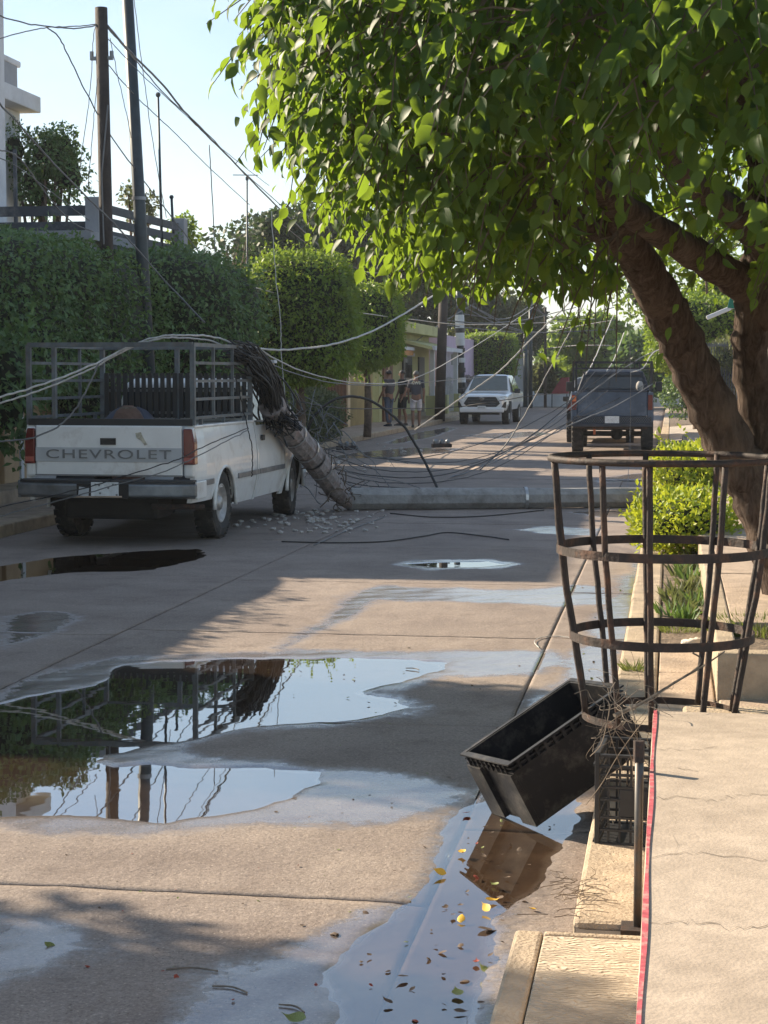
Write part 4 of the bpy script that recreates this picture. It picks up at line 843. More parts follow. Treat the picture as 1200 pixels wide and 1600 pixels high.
# load in the bed
ld = thing('blue_bundle', 'dark blue bundle lying in the bed of the white pickup', 'bundle', pk.matrix_basis @ Vector((-.36, .6, .6)), ang)
MB().ball((0, 0, .42), (.34, .4, .42), 14, 10, .03).build('cloth', mat('bundle_cloth', (.05, .06, .09), .9, var=.3, bump=.4, bscale=8), ld, smooth=True); MB().tube([(-.34, 0, .45), (0, -.41, .5), (.34, 0, .45), (0, .41, .5), (-.34, 0, .45)], .012, 5).build('rope', M['dry_twig'], ld)
sk = thing('brown_sack', 'rusty brown sack standing behind the tailgate of the white pickup', 'sack', pk.matrix_basis @ Vector((-.10, -.2, .6)), ang)
MB().loft([[(r * math.cos(a) * 1.1, r * math.sin(a), z) for a in np.linspace(0, 6.28, 12, endpoint=False)] for z, r in ((0, .15), (.15, .19), (.5, .19), (.70, .17), (.80, .12), (.86, .05))]).build('sack_body', mat('sack_cloth', (.13, .075, .055), .95, var=.3, bump=.5, bscale=20), sk, smooth=True); MB().ring((0, 0, .83), .08, .03, .012, 12).build('tie', M['dry_twig'], sk)

# ------------------------------------------------------------------ dark blue pickup (right, further off)
b0, b1 = G(905, 706), G(1006, 706)
dkx, dky = (b0.x + b1.x) / 2 + .02, b0.y
dk = thing('pickup_truck', 'dark blue raised pickup truck with a roof rack parked at the right kerb', 'pickup truck', (dkx, dky, 0), R(1.2))
W = .93; WB2 = 3.3
def xp2(y, z): return W - .04 * max(0, (z - 1.0) / .4) ** 2 - .05 * max(0, (.8 - z) / .2) ** 2
b2m = MB()
for sg in (-1, 1):
    side_sheet(b2m, ysamp(-1.05, 1.2, 0, .50), arch(0, .50, .72, .47), lambda y: 1.40, xp2, 10, sg, t=.05)
    side_sheet(b2m, ysamp(1.23, 4.2, WB2, .52), arch(WB2, .52, .68, .47), lambda y: 1.40 - .1 * max(0, (y - 2.6) / 1.6), xp2, 10, sg, t=.05)
b2m.b2((-W + .05, -1.0, .74), (W - .05, 4.15, .80)); b2m.b2((-W + .06, 1.15, .75), (W - .06, 1.2, 1.38)); b2m.b2((-W + .04, 2.7, .9), (W - .04, 4.2, 1.30))
b2m.build('body', M['blue_paint'], dk)
t2 = MB().b2((-.775, -1.09, .86), (.775, -1.03, 1.405)).build('tailgate', M['blue_paint'], dk, bevel=.012)
MB().b2((-.72, -1.0935, .93), (.72, -1.0905, 1.33)).build('pressed_panel', M['blue_paint'], t2, bevel=.001)
for sg in (-1, 1):
    MB().b2((sg * .785, -1.075, .72), (sg * .92, -1.02, 1.40)).build('corner_post', M['blue_paint'], dk, bevel=.015)
    l2 = MB().b2((sg * .80, -1.10, 1.0), (sg * .905, -1.03, 1.34)).build('tail_lamp', M['red_lens'], dk, bevel=.01)
    MB().b2((sg * .81, -1.106, 1.19), (sg * .895, -1.095, 1.32)).build('turn_lens', M['orange_lens'] if sg < 0 else M['red_lens'], l2, bevel=.006)
MB().b2((-.78, -1.10, 1.408), (.78, -1.0, 1.44)).build('bed_rail', M['navy_paint'], dk, bevel=.008)
cb = MB(); cb.loft([[(-.86, 1.22, 1.40), (.86, 1.22, 1.40), (.86, 2.95, 1.36), (-.86, 2.95, 1.36)], [(-.70, 1.34, 1.86), (.70, 1.34, 1.86), (.70, 2.4, 1.88), (-.70, 2.4, 1.88)], [(-.58, 1.45, 1.91), (.58, 1.45, 1.91), (.58, 2.25, 1.92), (-.58, 2.25, 1.92)]]); cb.build('cab', M['navy_paint'], dk, bevel=.03)
MB().add([(-.64, 1.313, 1.81), (.64, 1.313, 1.81), (.75, 1.215, 1.46), (-.75, 1.215, 1.46)], [(0, 1, 2, 3)]).build('rear_window', M['glass'], dk, solid=.008)
MB().add([(-.75, 2.93, 1.42), (.75, 2.93, 1.42), (.63, 2.43, 1.83), (-.63, 2.43, 1.83)], [(3, 2, 1, 0)]).build('windscreen', M['glass'], dk, solid=.008)
for sg in (-1, 1): MB().add([(sg * .855, 1.4, 1.44), (sg * .855, 2.75, 1.42), (sg * .725, 2.35, 1.82), (sg * .725, 1.45, 1.82)], [(0, 1, 2, 3) if sg > 0 else (3, 2, 1, 0)]).build('side_window', M['glass'], dk, solid=.008)
# bumper with diamond mesh plate
bm2 = MB().b2((-.90, -1.16, .62), (.90, -1.05, .70)).build('rear_bumper', M['navy_paint'], dk, bevel=.012)
MB().b2((-.88, -1.112, .70), (.88, -1.10, .85)).build('mesh_back', M['hole'], bm2)
mg = MB()
for k in range(34):
    x = -.86 + k * .052
    for s in (-1, 1): mg.bar((x - s * .026, -1.118, .705), (x + s * .026, -1.118, .775), .010, .008); mg.bar((x + s * .026, -1.118, .775), (x - s * .026, -1.118, .845), .010, .008)
mo = mg.build('diamond_mesh', M['blue_paint'], bm2); mo['kind'] = 'stuff'
pp = MB().b2((-.16, -1.135, .70), (.16, -1.125, .86)).build('number_plate', M['plate'], dk, bevel=.004); text_mesh('JA·47·31', .062, .002, M['grey_band'], pp, 'plate_text', (0, -1.138, .78), (math.pi / 2, 0, 0))
for sg in (-1, 1):
    wheel(dk, sg * .80, 0, .43, .27, 0, sg); wheel(dk, sg * .80, WB2, .43, .27, 0, sg)
    rm = MB().box((sg * 1.09, 2.55, 1.50), (.17, .08, .24)).build('wing_mirror', M['black_plastic'], dk, bevel=.02); MB().bar((sg * .88, 2.55, 1.45), (sg * 1.02, 2.55, 1.47), .03).build('bracket', M['black_plastic'], rm)
MB().tube([(-.8, 0, .43), (.8, 0, .43)], .06, 8).ball((.1, 0, .43), .15, 10, 8).build('axle', M['underbody'], dk)
MB().b2((-.45, -1.0, .56), (-.36, 4, .70)).b2((.36, -1.0, .56), (.45, 4, .70)).build('chassis', M['underbody'], dk); MB().bar((-.85, -1.0, .60), (.8, -1.0, .60), .07).build('tow_bar', M['rust_iron'], dk)
MB().b2((-.42, -1.0, .44), (-.37, -.95, .58)).build('hitch_stay', mat('rust_orange', (.45, .12, .05), .8), dk)
MB().ball((.62, 1.0, 1.52), (.09, .1, .13), 10, 8).build('headrest', mat('seat_cloth', (.32, .31, .29), .9), dk, smooth=True)
rr = bpy.data.objects.new('roof_rack', None); link(rr, dk); rr.location = (0, 0, 1.40)
def rb2(a, b, w=.04, nm='bar'): MB().bar(a, b, w).build(nm, M['rack_black'], rr)
for sg in (-1, 1):
    for y in (-.9, 1.0): rb2((sg * .88, y, 0), (sg * .88, y, .68), .05, 'post')
    rb2((sg * .88, -.9, .68), (sg * .88, 2.6, .68), .04, 'rail'); rb2((sg * .88, -.9, .54), (sg * .88, 2.6, .54), .035, 'rail')
for y in (-.9, 1.0, 2.6):
    for z in (.68, .54): rb2((-.88, y, z), (.88, y, z), .035, 'crossbar')
for x in (-.5, 0, .5): rb2((x, 2.6, .54), (x, 2.6, .68), .03, 'strut')
for x in (-.6, .6): rb2((x, -.9, .54), (x, -.9, .68), .03, 'strut')

# ------------------------------------------------------------------ generic closed car body (hull swept along its length)
def hull(stations, n=None):
    """stations: (y, half width, z bottom, z waist, z top, half width top) -> closed rings"""
    rings = []
    for y, w, zb, zw, zt, wt in stations:
        rings.append([(-w * .93, y, zb), (-w, y, zb + (zw - zb) * .45), (-w * .985, y, zw), (-wt, y, zt - .03), (-wt * .8, y, zt), (0, y, zt + .012), (wt * .8, y, zt), (wt, y, zt - .03), (w * .985, y, zw), (w, y, zb + (zw - zb) * .45), (w * .93, y, zb)])
    return rings
# dark wagon ahead of the dark blue pickup
q = G(884, 692); sv = thing('parked_car', 'dark estate car half hidden in front of the dark blue pickup', 'car', (q.x + .88, q.y + .6, 0), R(1))
MB().loft(hull([(-.9, .80, .42, .95, 1.0, .7), (-.86, .86, .36, 1.0, 1.55, .62), (-.6, .88, .34, 1.0, 1.70, .66), (.8, .89, .34, 1.0, 1.74, .66), (1.9, .89, .34, 1.0, 1.70, .66), (2.6, .88, .34, 1.0, 1.06, .74), (3.5, .84, .36, .9, .95, .70), (3.65, .74, .42, .8, .84, .6)])).build('body', M['black_paint'], sv, smooth=False, bevel=.02)
for sg in (-1, 1):
    MB().add([(sg * .885, -.5, 1.04), (sg * .885, 2.3, 1.04), (sg * .70, 1.8, 1.62), (sg * .70, -.45, 1.62)], [(0, 1, 2, 3) if sg > 0 else (3, 2, 1, 0)]).build('side_window', M['glass'], sv, solid=.008)
    MB().b2((sg * .70, -.93, .85), (sg * .84, -.86, 1.05)).build('tail_lamp', M['red_lens'], sv, bevel=.01)
    wheel(sv, sg * .78, 0, .36, .22, 0, sg); wheel(sv, sg * .78, 2.75, .36, .22, 0, sg)
    MB().box((sg * 1.0, 2.0, 1.12), (.16, .09, .14)).build('wing_mirror', M['black_paint'], sv, bevel=.02)
MB().add([(-.58, -.885, 1.52), (.58, -.885, 1.52), (.7, -.915, 1.08), (-.7, -.915, 1.08)], [(0, 1, 2, 3)]).build('rear_window', M['glass'], sv, solid=.008)
MB().b2((-.84, -.98, .42), (.84, -.88, .62)).build('rear_bumper', M['black_plastic'], sv, bevel=.03)

# ------------------------------------------------------------------ white oncoming pickup (faces the camera: front at -y)
h0, h1 = G(722, 663), G(800, 659)
hx = thing('pickup_truck', 'clean white modern pickup truck facing the camera on the far left side', 'pickup truck', ((h0.x + h1.x) / 2 + .05, h0.y + .45, 0), R(-2))
MB().loft(hull([(-.86, .72, .62, .85, .98, .62), (-.80, .84, .52, .95, 1.06, .70), (-.55, .90, .50, 1.0, 1.10, .76), (.75, .91, .50, 1.12, 1.17, .80), (.80, .91, .50, 1.12, 1.19, .79), (1.55, .91, .50, 1.12, 1.74, .64), (1.8, .91, .50, 1.12, 1.79, .62), (3.0, .91, .50, 1.12, 1.78, .62), (3.25, .90, .50, 1.12, 1.70, .64), (3.3, .9, .5, 1.12, 1.2, .82), (4.4, .88, .55, 1.1, 1.16, .82)])).build('body', M['white_car'], hx, bevel=.03)
MB().add([(-.72, .80, 1.235), (0, .78, 1.24), (.72, .80, 1.235), (.60, 1.50, 1.752), (0, 1.48, 1.762), (-.60, 1.50, 1.752)], [(0, 1, 4, 5), (1, 2, 3, 4)]).build('windscreen', mat('windscreen_glass', (.05, .07, .07), .06, coat=.5), hx, solid=.006)
gr = MB().prism([(-.66, -.875, .76), (-.52, -.875, .64), (.52, -.875, .64), (.66, -.875, .76), (.50, -.875, 1.0), (-.50, -.875, 1.0)], (0, .05, 0)).build('grille', M['black_plastic'], hx, bevel=.015)
for z in (.72, .78, .90): MB().b2((-.5, -.885, z), (.5, -.876, z + .015)).build('grille_bar', M['rack_metal'], gr)
em = MB()
for rx, rz, t in ((.085, .055, .010), (.028, .05, .008), (.06, .022, .008)): em.tube([(rx * math.cos(a), -.895, .925 + (.012 if rz < .03 else 0) + rz * math.sin(a)) for a in np.linspace(0, 6.283, 21)], t, 6, cap=False)
em.build('emblem', M['chrome'], gr)
for sg in (-1, 1):
    hl = MB().prism([(sg * .52, -.87, 1.0), (sg * .84, -.80, 1.04), (sg * .88, -.70, 1.0), (sg * .82, -.82, .90), (sg * .60, -.87, .90)], (0, .08, 0)).build('headlamp', M['clear_lens'], hx, bevel=.01)
    MB().prism([(sg * .70, -.86, .62), (sg * .86, -.80, .60), (sg * .88, -.78, .84), (sg * .80, -.84, .80)], (0, .04, 0)).build('fog_lamp_recess', M['black_plastic'], hx, bevel=.01)
    wheel(hx, sg * .77, 0, .375, .25, 0, sg); wheel(hx, sg * .77, 3.08, .375, .25, 0, sg)
    mr = MB().box((sg * 1.05, 1.0, 1.20), (.22, .12, .16)).build('wing_mirror', M['black_plastic'], hx, bevel=.03); MB().bar((sg * .9, 1.0, 1.15), (sg * .98, 1.0, 1.18), .05).build('bracket', M['black_plastic'], mr)
    MB().add([(sg * .915, .95, 1.15), (sg * .915, 3.05, 1.15), (sg * .68, 2.95, 1.68), (sg * .68, 1.6, 1.68)], [(0, 1, 2, 3) if sg > 0 else (3, 2, 1, 0)]).build('side_window', M['glass'], hx, solid=.006)
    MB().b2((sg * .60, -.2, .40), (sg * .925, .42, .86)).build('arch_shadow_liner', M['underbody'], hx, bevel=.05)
MB().b2((-.80, -.93, .44), (.80, -.80, .62)).build('front_bumper', M['white_car'], hx, bevel=.04); MB().b2((-.62, -.80, .36), (.62, -.6, .46)).build('skid_guard', M['underbody'], hx, bevel=.02)
p3 = MB().b2((-.15, -.945, .57), (.15, -.935, .68)).build('number_plate', M['plate'], hx, bevel=.003)
for k in range(6): MB().b2((-.115 + k * .04, -.949, .60), (-.09 + k * .04, -.9455, .65)).build('plate_mark', M['grey_band'], p3)
# ================================================================== things in the foreground
# raised concrete platform on the right, its red edge line, and the stepped slab at its foot
ZS = .60; SU = -.052; SV = 6.42
pf_ = thing('concrete_platform', 'raised pale concrete platform with a red edge line at lower right', 'platform', (SU, 1.5, .0))
def loc(p): return (p[0] - SU, p[1] - 1.5, p[2])
plat = MB().b2(loc((SU, 1.5, .0)), loc((2.2, SV, ZS)));
po = plat.build('top_slab', M['slab'], pf_, bevel=.012)
MB().add([loc((SU + .002 + .004 * math.sin(v * 9) * .3, v, ZS + .004)) for v in np.linspace(1.6, SV - .012, 40)] + [loc((SU + .013 + .003 * math.sin(v * 5.3), v, ZS + .004)) for v in np.linspace(1.6, SV - .012, 40)], [(k, 40 + k, 41 + k, k + 1) for k in range(39)]).build('red_edge_line', M['red_line'], pf_)
for pts in ([(1018, 1247), (1060, 1244), (1110, 1250), (1150, 1243), (1205, 1240)], [(1030, 1168), (1075, 1172), (1120, 1166)], [(1010, 1441), (1080, 1438), (1140, 1450), (1205, 1444)], [(1015, 1340), (1100, 1334), (1205, 1346)], [(1060, 1200), (1090, 1204)], [(1050, 1262), (1056, 1330)]):
    mb = MB(); P = smooth_path([G(x, y, ZS + .002) for x, y in pts], 6); P = [p + Vector((random.gauss(0, .004), random.gauss(0, .012), 0)) for p in P]
    w = [.0005 + .0017 * random.random() for _ in P]; mb.add([loc(p + Vector((0, a, 0))) for p, a in zip(P, w)] + [loc(p - Vector((0, a, 0))) for p, a in zip(P, w)], [(k, len(P) + k, len(P) + k + 1, k + 1) for k in range(len(P) - 1)]); mb.build('crack', M['joint'], pf_)
tag(MB().b2((.06, SV + .01, .05), (.75, 7.35, .455)).build('concrete_block', M['kerb'], bevel=.015), 'low concrete block behind the raised platform under the iron tree guard', 'block')

def wavy_material():
    m = mat('wavy_concrete', (.47, .39, .29), .9, var=.15, scale=6, stain=(.27, .22, .17), sscale=5, samt=.5); N, L = m.node_tree.nodes, m.node_tree.links
    tc = N.new('ShaderNodeTexCoord'); mp = N.new('ShaderNodeMapping'); mp.inputs['Scale'].default_value = (1, 1, 1); wv = N.new('ShaderNodeTexWave'); wv.bands_direction = 'Y'; wv.inputs['Scale'].default_value = 16; wv.inputs['Distortion'].default_value = 16; wv.inputs['Detail'].default_value = 3; wv.inputs['Detail Scale'].default_value = .7
    bp = N.new('ShaderNodeBump'); bp.inputs['Strength'].default_value = .9; bp.inputs['Distance'].default_value = .006
    L.new(tc.outputs['Object'], mp.inputs['Vector']); L.new(mp.outputs['Vector'], wv.inputs['Vector']); L.new(wv.outputs['Fac'], bp.inputs['Height']); L.new(bp.outputs['Normal'], N['Principled BSDF'].inputs['Normal']); return m
M['wavy'] = wavy_material()
e0, e1 = G(805, 1452, .13), G(762, 1600, .13)
st = thing('entry_step', 'pale concrete step with a combed wavy finish at the bottom of the picture', 'step', (e0.x, e0.y, 0))
vN = e0.y - 1.9
MB().b2((0, -1.9, -.03), (.085, 0, .131)).build('smooth_border', M['kerb'], st, bevel=.012)
MB().b2((.088, -1.9, -.03), (SU - .006 - e0.x, -.035, .128)).build('combed_slab', M['wavy'], st, bevel=.006)
MB().b2((.088, -.033, -.03), (SU - .006 - e0.x, 0, .131)).build('smooth_border', M['kerb'], st, bevel=.008)

p0 = G(996, 1448, .12); pp_ = thing('iron_post', 'thin rusty iron post beside the red edge of the platform', 'post', (p0.x, p0.y, .1))
hz = V(1003, 1160, p0.y).z
MB().tube([(0, 0, 0), (0, 0, hz - .1)], .013, 10).build('tube', mat('galvanised', (.10, .095, .09), .5, metal=.5, var=.3, stain=(.2, .11, .06), sscale=12), pp_, smooth=True); MB().tube([(0, 0, hz - .16), (0, 0, hz - .095)], .017, 8, jit=.12).build('rusty_end', M['rust_iron'], pp_)
MB().b2((-.05, -.05, 0), (.05, .05, .022)).build('foot_plate', M['rust_iron'], pp_)

# iron tree guard: hoops and uprights, wider at the top
gc = G(1032, 1116, .46); gd = thing('tree_guard', 'rusty iron tree guard of hoops and bars standing at the right kerb', 'tree guard', gc)
S = (gc.y / math.cos(YAW)) / FPX                         # metres per photo pixel there
def hoop_z(y): return V(1032, y, gc.y).z - gc.z
zt, z2, z3 = hoop_z(716), hoop_z(857), hoop_z(991); rt, r2, r3, r0 = 172 * S, 160 * S, 139 * S, 119 * S
def rad_at(z): return float(np.interp(z, [0, z3, z2, zt], [r0, r3, r2, rt]))
tilt = bpy.data.objects.new('hoops', None); link(tilt, gd)
mb = MB(); mb.tube([(rt * math.cos(a), rt * math.sin(a), zt) for a in np.linspace(0, 2 * math.pi, 49)], .0135, 8, cap=False); mb.build('top_hoop', M['rust_iron'], tilt, smooth=True)
MB().ring((0, 0, z2), r2 - .001, .034, .006, 48).build('band_hoop', M['rust_iron'], tilt); MB().ring((0, 0, z3), r3 - .001, .034, .006, 48).build('band_hoop', M['rust_iron'], tilt); MB().ring((0, 0, .0), r0 - .001, .028, .006, 40).build('bottom_hoop', M['rust_iron'], tilt)
def gang(x, zref):                                          # angle on the hoop of a bar seen at photo x (front side)
    return x
for k, a in enumerate((-2.92, -2.12, -2.30 + 6.283 - 6.283 + .62, -1.02, -.35, .35, 1.05, 1.75, 2.35, 3.0)):
    zz = [-.0, z3, z2, zt]; pts = [((rad_at(z) - .008) * math.cos(a), (rad_at(z) - .008) * math.sin(a), z) for z in zz]
    pts = smooth_path(pts, 4); MB().tube([(x + random.gauss(0, .0012), y + random.gauss(0, .0012), z) for x, y, z in pts], .012, 8).build('upright', M['rust_iron'], gd, smooth=True)

# ------------------------------------------------------------------ tilted black tote
Rt, Fw, Up = Vector((math.cos(YAW), math.sin(YAW), 0)), Vector((-math.sin(YAW), math.cos(YAW), 0)), Vector((0, 0, 1))
Lx = (Rt * .80 + Up * .46 + Fw * .40).normalized(); Wx = (Rt * -.42 + Up * -.10 + Fw * .90); Wx = (Wx - Lx * Wx.dot(Lx)).normalized(); Hx = Lx.cross(Wx).normalized(); Hx = -Hx if Hx.z < 0 else Hx
o_ = G(846, 1287, .034)
tt = thing('plastic_tote', 'black plastic tote tipped on its end between gutter and kerb', 'tote', o_); tt.matrix_basis = Matrix.Translation(o_) @ Matrix((Lx, Wx, Hx)).transposed().to_4x4()
TL, TW, TH, tk = .56, .38, .285, .008
MB().b2((0, 0, 0), (TL, TW, tk)).build('bottom', M['tote_plastic'], tt)
def wall(nm, a, b): return MB().b2(a, b).build(nm, M['tote_plastic'], tt)
w1 = wall('side_wall', (0, 0, tk + .001), (TL, tk, TH)); w2 = wall('side_wall', (0, TW - tk, tk + .001), (TL, TW, TH)); w3 = wall('end_wall', (0, tk + .001, tk + .001), (tk, TW - tk - .001, TH)); w4 = wall('end_wall', (TL - tk, tk + .001, tk + .001), (TL, TW - tk - .001, TH))
for z, d in ((TH - .004, .022), (TH - .026, .014), (TH - .046, .014)):
    for a, b in (((-d, -d, z), (TL + d, -.0005, z + .007)), ((-d, TW + .0005, z), (TL + d, TW + d, z + .007)), ((-d, 0, z), (-.0005, TW, z + .007)), ((TL + .0005, 0, z), (TL + d, TW, z + .007))): MB().b2(a, b).build('rim', M['tote_plastic'], tt)
for y in (.0, TW * .30, TW * .70): MB().b2((-.024, y + .0, .0), (-.0006, y + TW * (.30 if y != TW * .30 else .0) + .002, TH - .05)).build('end_rib', M['tote_plastic'], w3) if y != TW * .30 else None
for k in range(9): MB().b2((-.021, .03 + k * .04, TH - .048), (-.001, .034 + k * .04, TH - .002)).build('rim_rib', M['tote_plastic'], w3)
for k in range(12): MB().b2((.02 + k * .046, -.016, TH - .044), (.034 + k * .046, -.0008, TH - .004)).build('rim_rib', M['tote_plastic'], w1)

# ------------------------------------------------------------------ black lattice crate against the platform
c0 = G(932, 1322, .12); CW, CD, CH = .36, .30, .335
mc = thing('lattice_crate', 'black plastic lattice crate between the kerb and the red-edged platform', 'crate', (c0.x, max(c0.y, SV - .05), .118), R(-4)); 
def cb_(a, b): MB().b2(a, b).build('bar', M['black_plastic'], mc)
for x in (0, CW):
    for y in (0, CD): MB().b2((x - .009, y - .009, 0), (x + .009, y + .009, CH)).build('corner_post', M['black_plastic'], mc, bevel=.003)
zs_ = [.006, .055, .10, .165, .21, .255, .285, .325]
for z in zs_:
    d = .012 if z in (.006, .325, .285) else .006
    cb_((.01, -.005 - d, z - .004), (CW - .01, .005, z + .004)); cb_((.01, CD - .005, z - .004), (CW - .01, CD + .005 + d, z + .004)); cb_((-.005 - d, .01, z - .004), (.005, CD - .01, z + .004)); cb_((CW - .005, .01, z - .004), (CW + .005 + d, CD - .01, z + .004))
for k in range(1, 9):
    x = CW * k / 9; cb_((x - .004, -.004, .01), (x + .004, .004, .32)); cb_((x - .004, CD - .004, .01), (x + .004, CD + .004, .32))
for k in range(1, 7):
    y = CD * k / 7; cb_((-.004, y - .004, .01), (.004, y + .004, .32)); cb_((CW - .004, y - .004, .01), (CW + .004, y + .004, .32))
MB().b2((.08, -.010, .105), (.28, -.004, .205)).build('front_panel', M['black_plastic'], mc, bevel=.004); MB().b2((.01, .01, .0), (CW - .01, CD - .01, .008)).build('floor', M['black_plastic'], mc)
# dry vine tangle lying on the crate
vn = thing('dry_vine', 'tangle of dry vine stems lying on the lattice crate under the tree guard', 'branches', tuple(G(970, 1200, .45)))
vo = Vector(vn.location); tg_ = MB()
for k in range(46):
    a = Vector(V(random.uniform(935, 1015), random.uniform(1060, 1200), random.uniform(6.3, 6.75))) - vo; p = [a]; d = Vector((random.gauss(0, 1), random.gauss(0, .5), random.gauss(-.2, .7))).normalized()
    for j in range(5): d = (d + Vector((random.gauss(0, .55), random.gauss(0, .4), random.gauss(-.08, .5)))).normalized(); p.append(p[-1] + d * random.uniform(.02, .055))
    tg_.tube(smooth_path(p, 3), random.uniform(.0008, .0018), 4)
for pts in ([(922, 1182), (938, 1165), (946, 1140), (952, 1100), (935, 1085)], [(915, 1258), (940, 1225), (960, 1190), (980, 1160), (1010, 1120)], [(960, 1140), (985, 1180), (990, 1230), (1000, 1270)], [(945, 1120), (960, 1170), (972, 1205)]):
    tg_.tube(smooth_path([V(x, y, 6.32) - vo for x, y in pts], 5), .0017, 5)
tg_.build('stems', M['dry_twig'], vn)['kind'] = 'stuff'
lg = thing('dry_branch', 'long dry branch sticking out to the right through the tree guard', 'branch', tuple(V(985, 1108, 6.6))); lo_ = Vector(lg.location)
MB().tube(smooth_path([V(x, y, v) - lo_ for x, y, v in ((960, 1118, 6.5), (1000, 1100, 6.6), (1030, 1082, 6.7), (1065, 1060, 6.9), (1100, 1040, 7.1), (1132, 1018, 7.3))], 5), [.008 - .00019 * i for i in range(26)], 6, jit=.12).build('stem', M['dry_twig'], lg)
MB().tube(smooth_path([V(x, y, v) - lo_ for x, y, v in ((1078, 1052, 6.95), (1092, 1040, 7), (1094, 1028, 7), (1082, 1020, 7))], 5), .0035, 5).build('side_shoot', M['dry_twig'], lg)

# ------------------------------------------------------------------ fallen concrete pole
A0, A1 = G(548, 797, 0), G(1062, 792, 0); dirp = (A1 - A0).normalized(); L_ = (A1 - A0).length
fp = thing('fallen_pole', 'broken concrete utility pole lying across the whole road', 'utility pole', A0)
def oct_ring(c, r, d, n=8, ph=math.pi / 8):
    s = d.cross(Vector((0, 0, 1))).normalized(); return [c + s * (r * math.cos(2 * math.pi * k / n + ph)) + Vector((0, 0, 1)) * (r * math.sin(2 * math.pi * k / n + ph)) for k in range(n)]
mb = MB(); mb.loft([oct_ring(dirp * (L_ * t) + Vector((0, 0, .152 - .02 * t)), .155 - .02 * t + random.uniform(-.003, .003), dirp, 8) for t in np.linspace(0, 1, 26)])
mb.build('lying_shaft', M['concrete_pole'], fp, bevel=.006)
tb = (G(820, 795).x - A0.x) / (A1.x - A0.x)
for t in (tb, ): mb = MB(); mb.loft([oct_ring(dirp * (L_ * t + k) + Vector((0, 0, .152 - .02 * t)), .162 - .02 * t, dirp, 12) for k in (-.02, .02)], cap=False); mb.build('steel_band', M['band_steel'], fp)
vt = U(440, 655, pk.location.x + 1.14).y
sp = [(0, 0, .12), *[V(x, y, A0.y + (vt - A0.y) * t) - A0 for x, y, t in ((530, 772, .1), (508, 742, .3), (488, 714, .5), (462, 684, .75), (440, 655, 1.0), (424, 632, 1.15))]]
spath = smooth_path(sp, 5); sr = np.interp(np.linspace(0, 1, len(spath)), [0, .12, .25, .4, .7, 1], [.12, .11, .14, .16, .165, .16])
MB().tube(spath, [float(a) for a in sr], 12, jit=.05).build('leaning_stub', M['broken'], fp)
for k in (12, 15, 17, 21, 24, 27):
    d = (spath[k + 1] - spath[k - 1]).normalized(); a = d.orthogonal().normalized(); b = d.cross(a)
    rg = [[spath[k] + d * s + (a * math.cos(t) + b * math.sin(t)) * (float(sr[k]) + .014) for t in np.linspace(0, 6.283, 18, endpoint=False)] for s in (-.018, .018)]
    MB().loft(rg, cap=False).build('steel_band', M['band_steel'] if k not in (15, 24) else M['rack_black'], fp)
fray = MB()
for k in range(60):
    i = random.randint(0, 12); p = spath[i] + Vector((random.gauss(0, .06), random.gauss(0, .06), random.gauss(0, .06))); d = (spath[min(i + 4, len(spath) - 1)] - spath[i]).normalized()
    q_ = [p]; dd = d.copy()
    for j in range(4): dd = (dd + Vector((random.gauss(0, .35), random.gauss(0, .35), random.gauss(0, .3)))).normalized(); q_.append(q_[-1] + dd * random.uniform(.05, .13))
    fray.tube(smooth_path(q_, 3), random.uniform(.004, .009), 4)
fray.build('frayed_strands', M['twig'], fp)['kind'] = 'stuff'
# black cable sheaf hanging over the stub
cbn = thing('cable_sheaf', 'thick sheaf of black cables draped from the cargo rack over the leaning pole stub', 'cables', V(425, 640, vt)); co_ = Vector(cbn.location); sh = MB()
for k in range(120):
    x0, y0 = random.gauss(392, 13), random.gauss(556, 9); x1, y1 = random.gauss(432, 12), random.gauss(645, 11); v0 = vt - random.uniform(.2, 1.3); v1 = vt + random.uniform(-.35, .1)
    mx_, my_ = (x0 + x1) / 2 + random.gauss(4, 7), (y0 + y1) / 2 - random.uniform(0, 22)
    sh.tube(smooth_path([V(x0 - random.uniform(5, 30), y0 - random.uniform(0, 16), v0 - .2) - co_, V(x0, y0, v0) - co_, V(mx_, my_, (v0 + v1) / 2) - co_, V(x1, y1, v1) - co_, V(x1 + random.gauss(8, 10), y1 + random.uniform(4, 22), v1 - .15) - co_], 4), random.uniform(.007, .014), 5)
sh.build('strands', M['black_cable'], cbn)['kind'] = 'stuff'
lt_ = thing('cable_tangle', 'loose tangle of grey wires and twigs beside the front wheel of the white pickup', 'cables', V(480, 730, A0.y - .1)); lo2 = Vector(lt_.location); tl_ = MB()
for k in range(38):
    x0, y0 = random.uniform(440, 520), random.uniform(610, 740); p = []; dx, dy = random.gauss(10, 22), random.uniform(5, 28)
    for j in range(5): p.append(V(x0 + dx * j + random.gauss(0, 7), min(y0 + dy * j + random.gauss(0, 7), 786), A0.y + random.uniform(.0, .6)) - lo2)
    tl_.tube(smooth_path(p, 4), random.uniform(.003, .008), 4)
tl_.build('strands', M['grey_cable'], lt_)['kind'] = 'stuff'

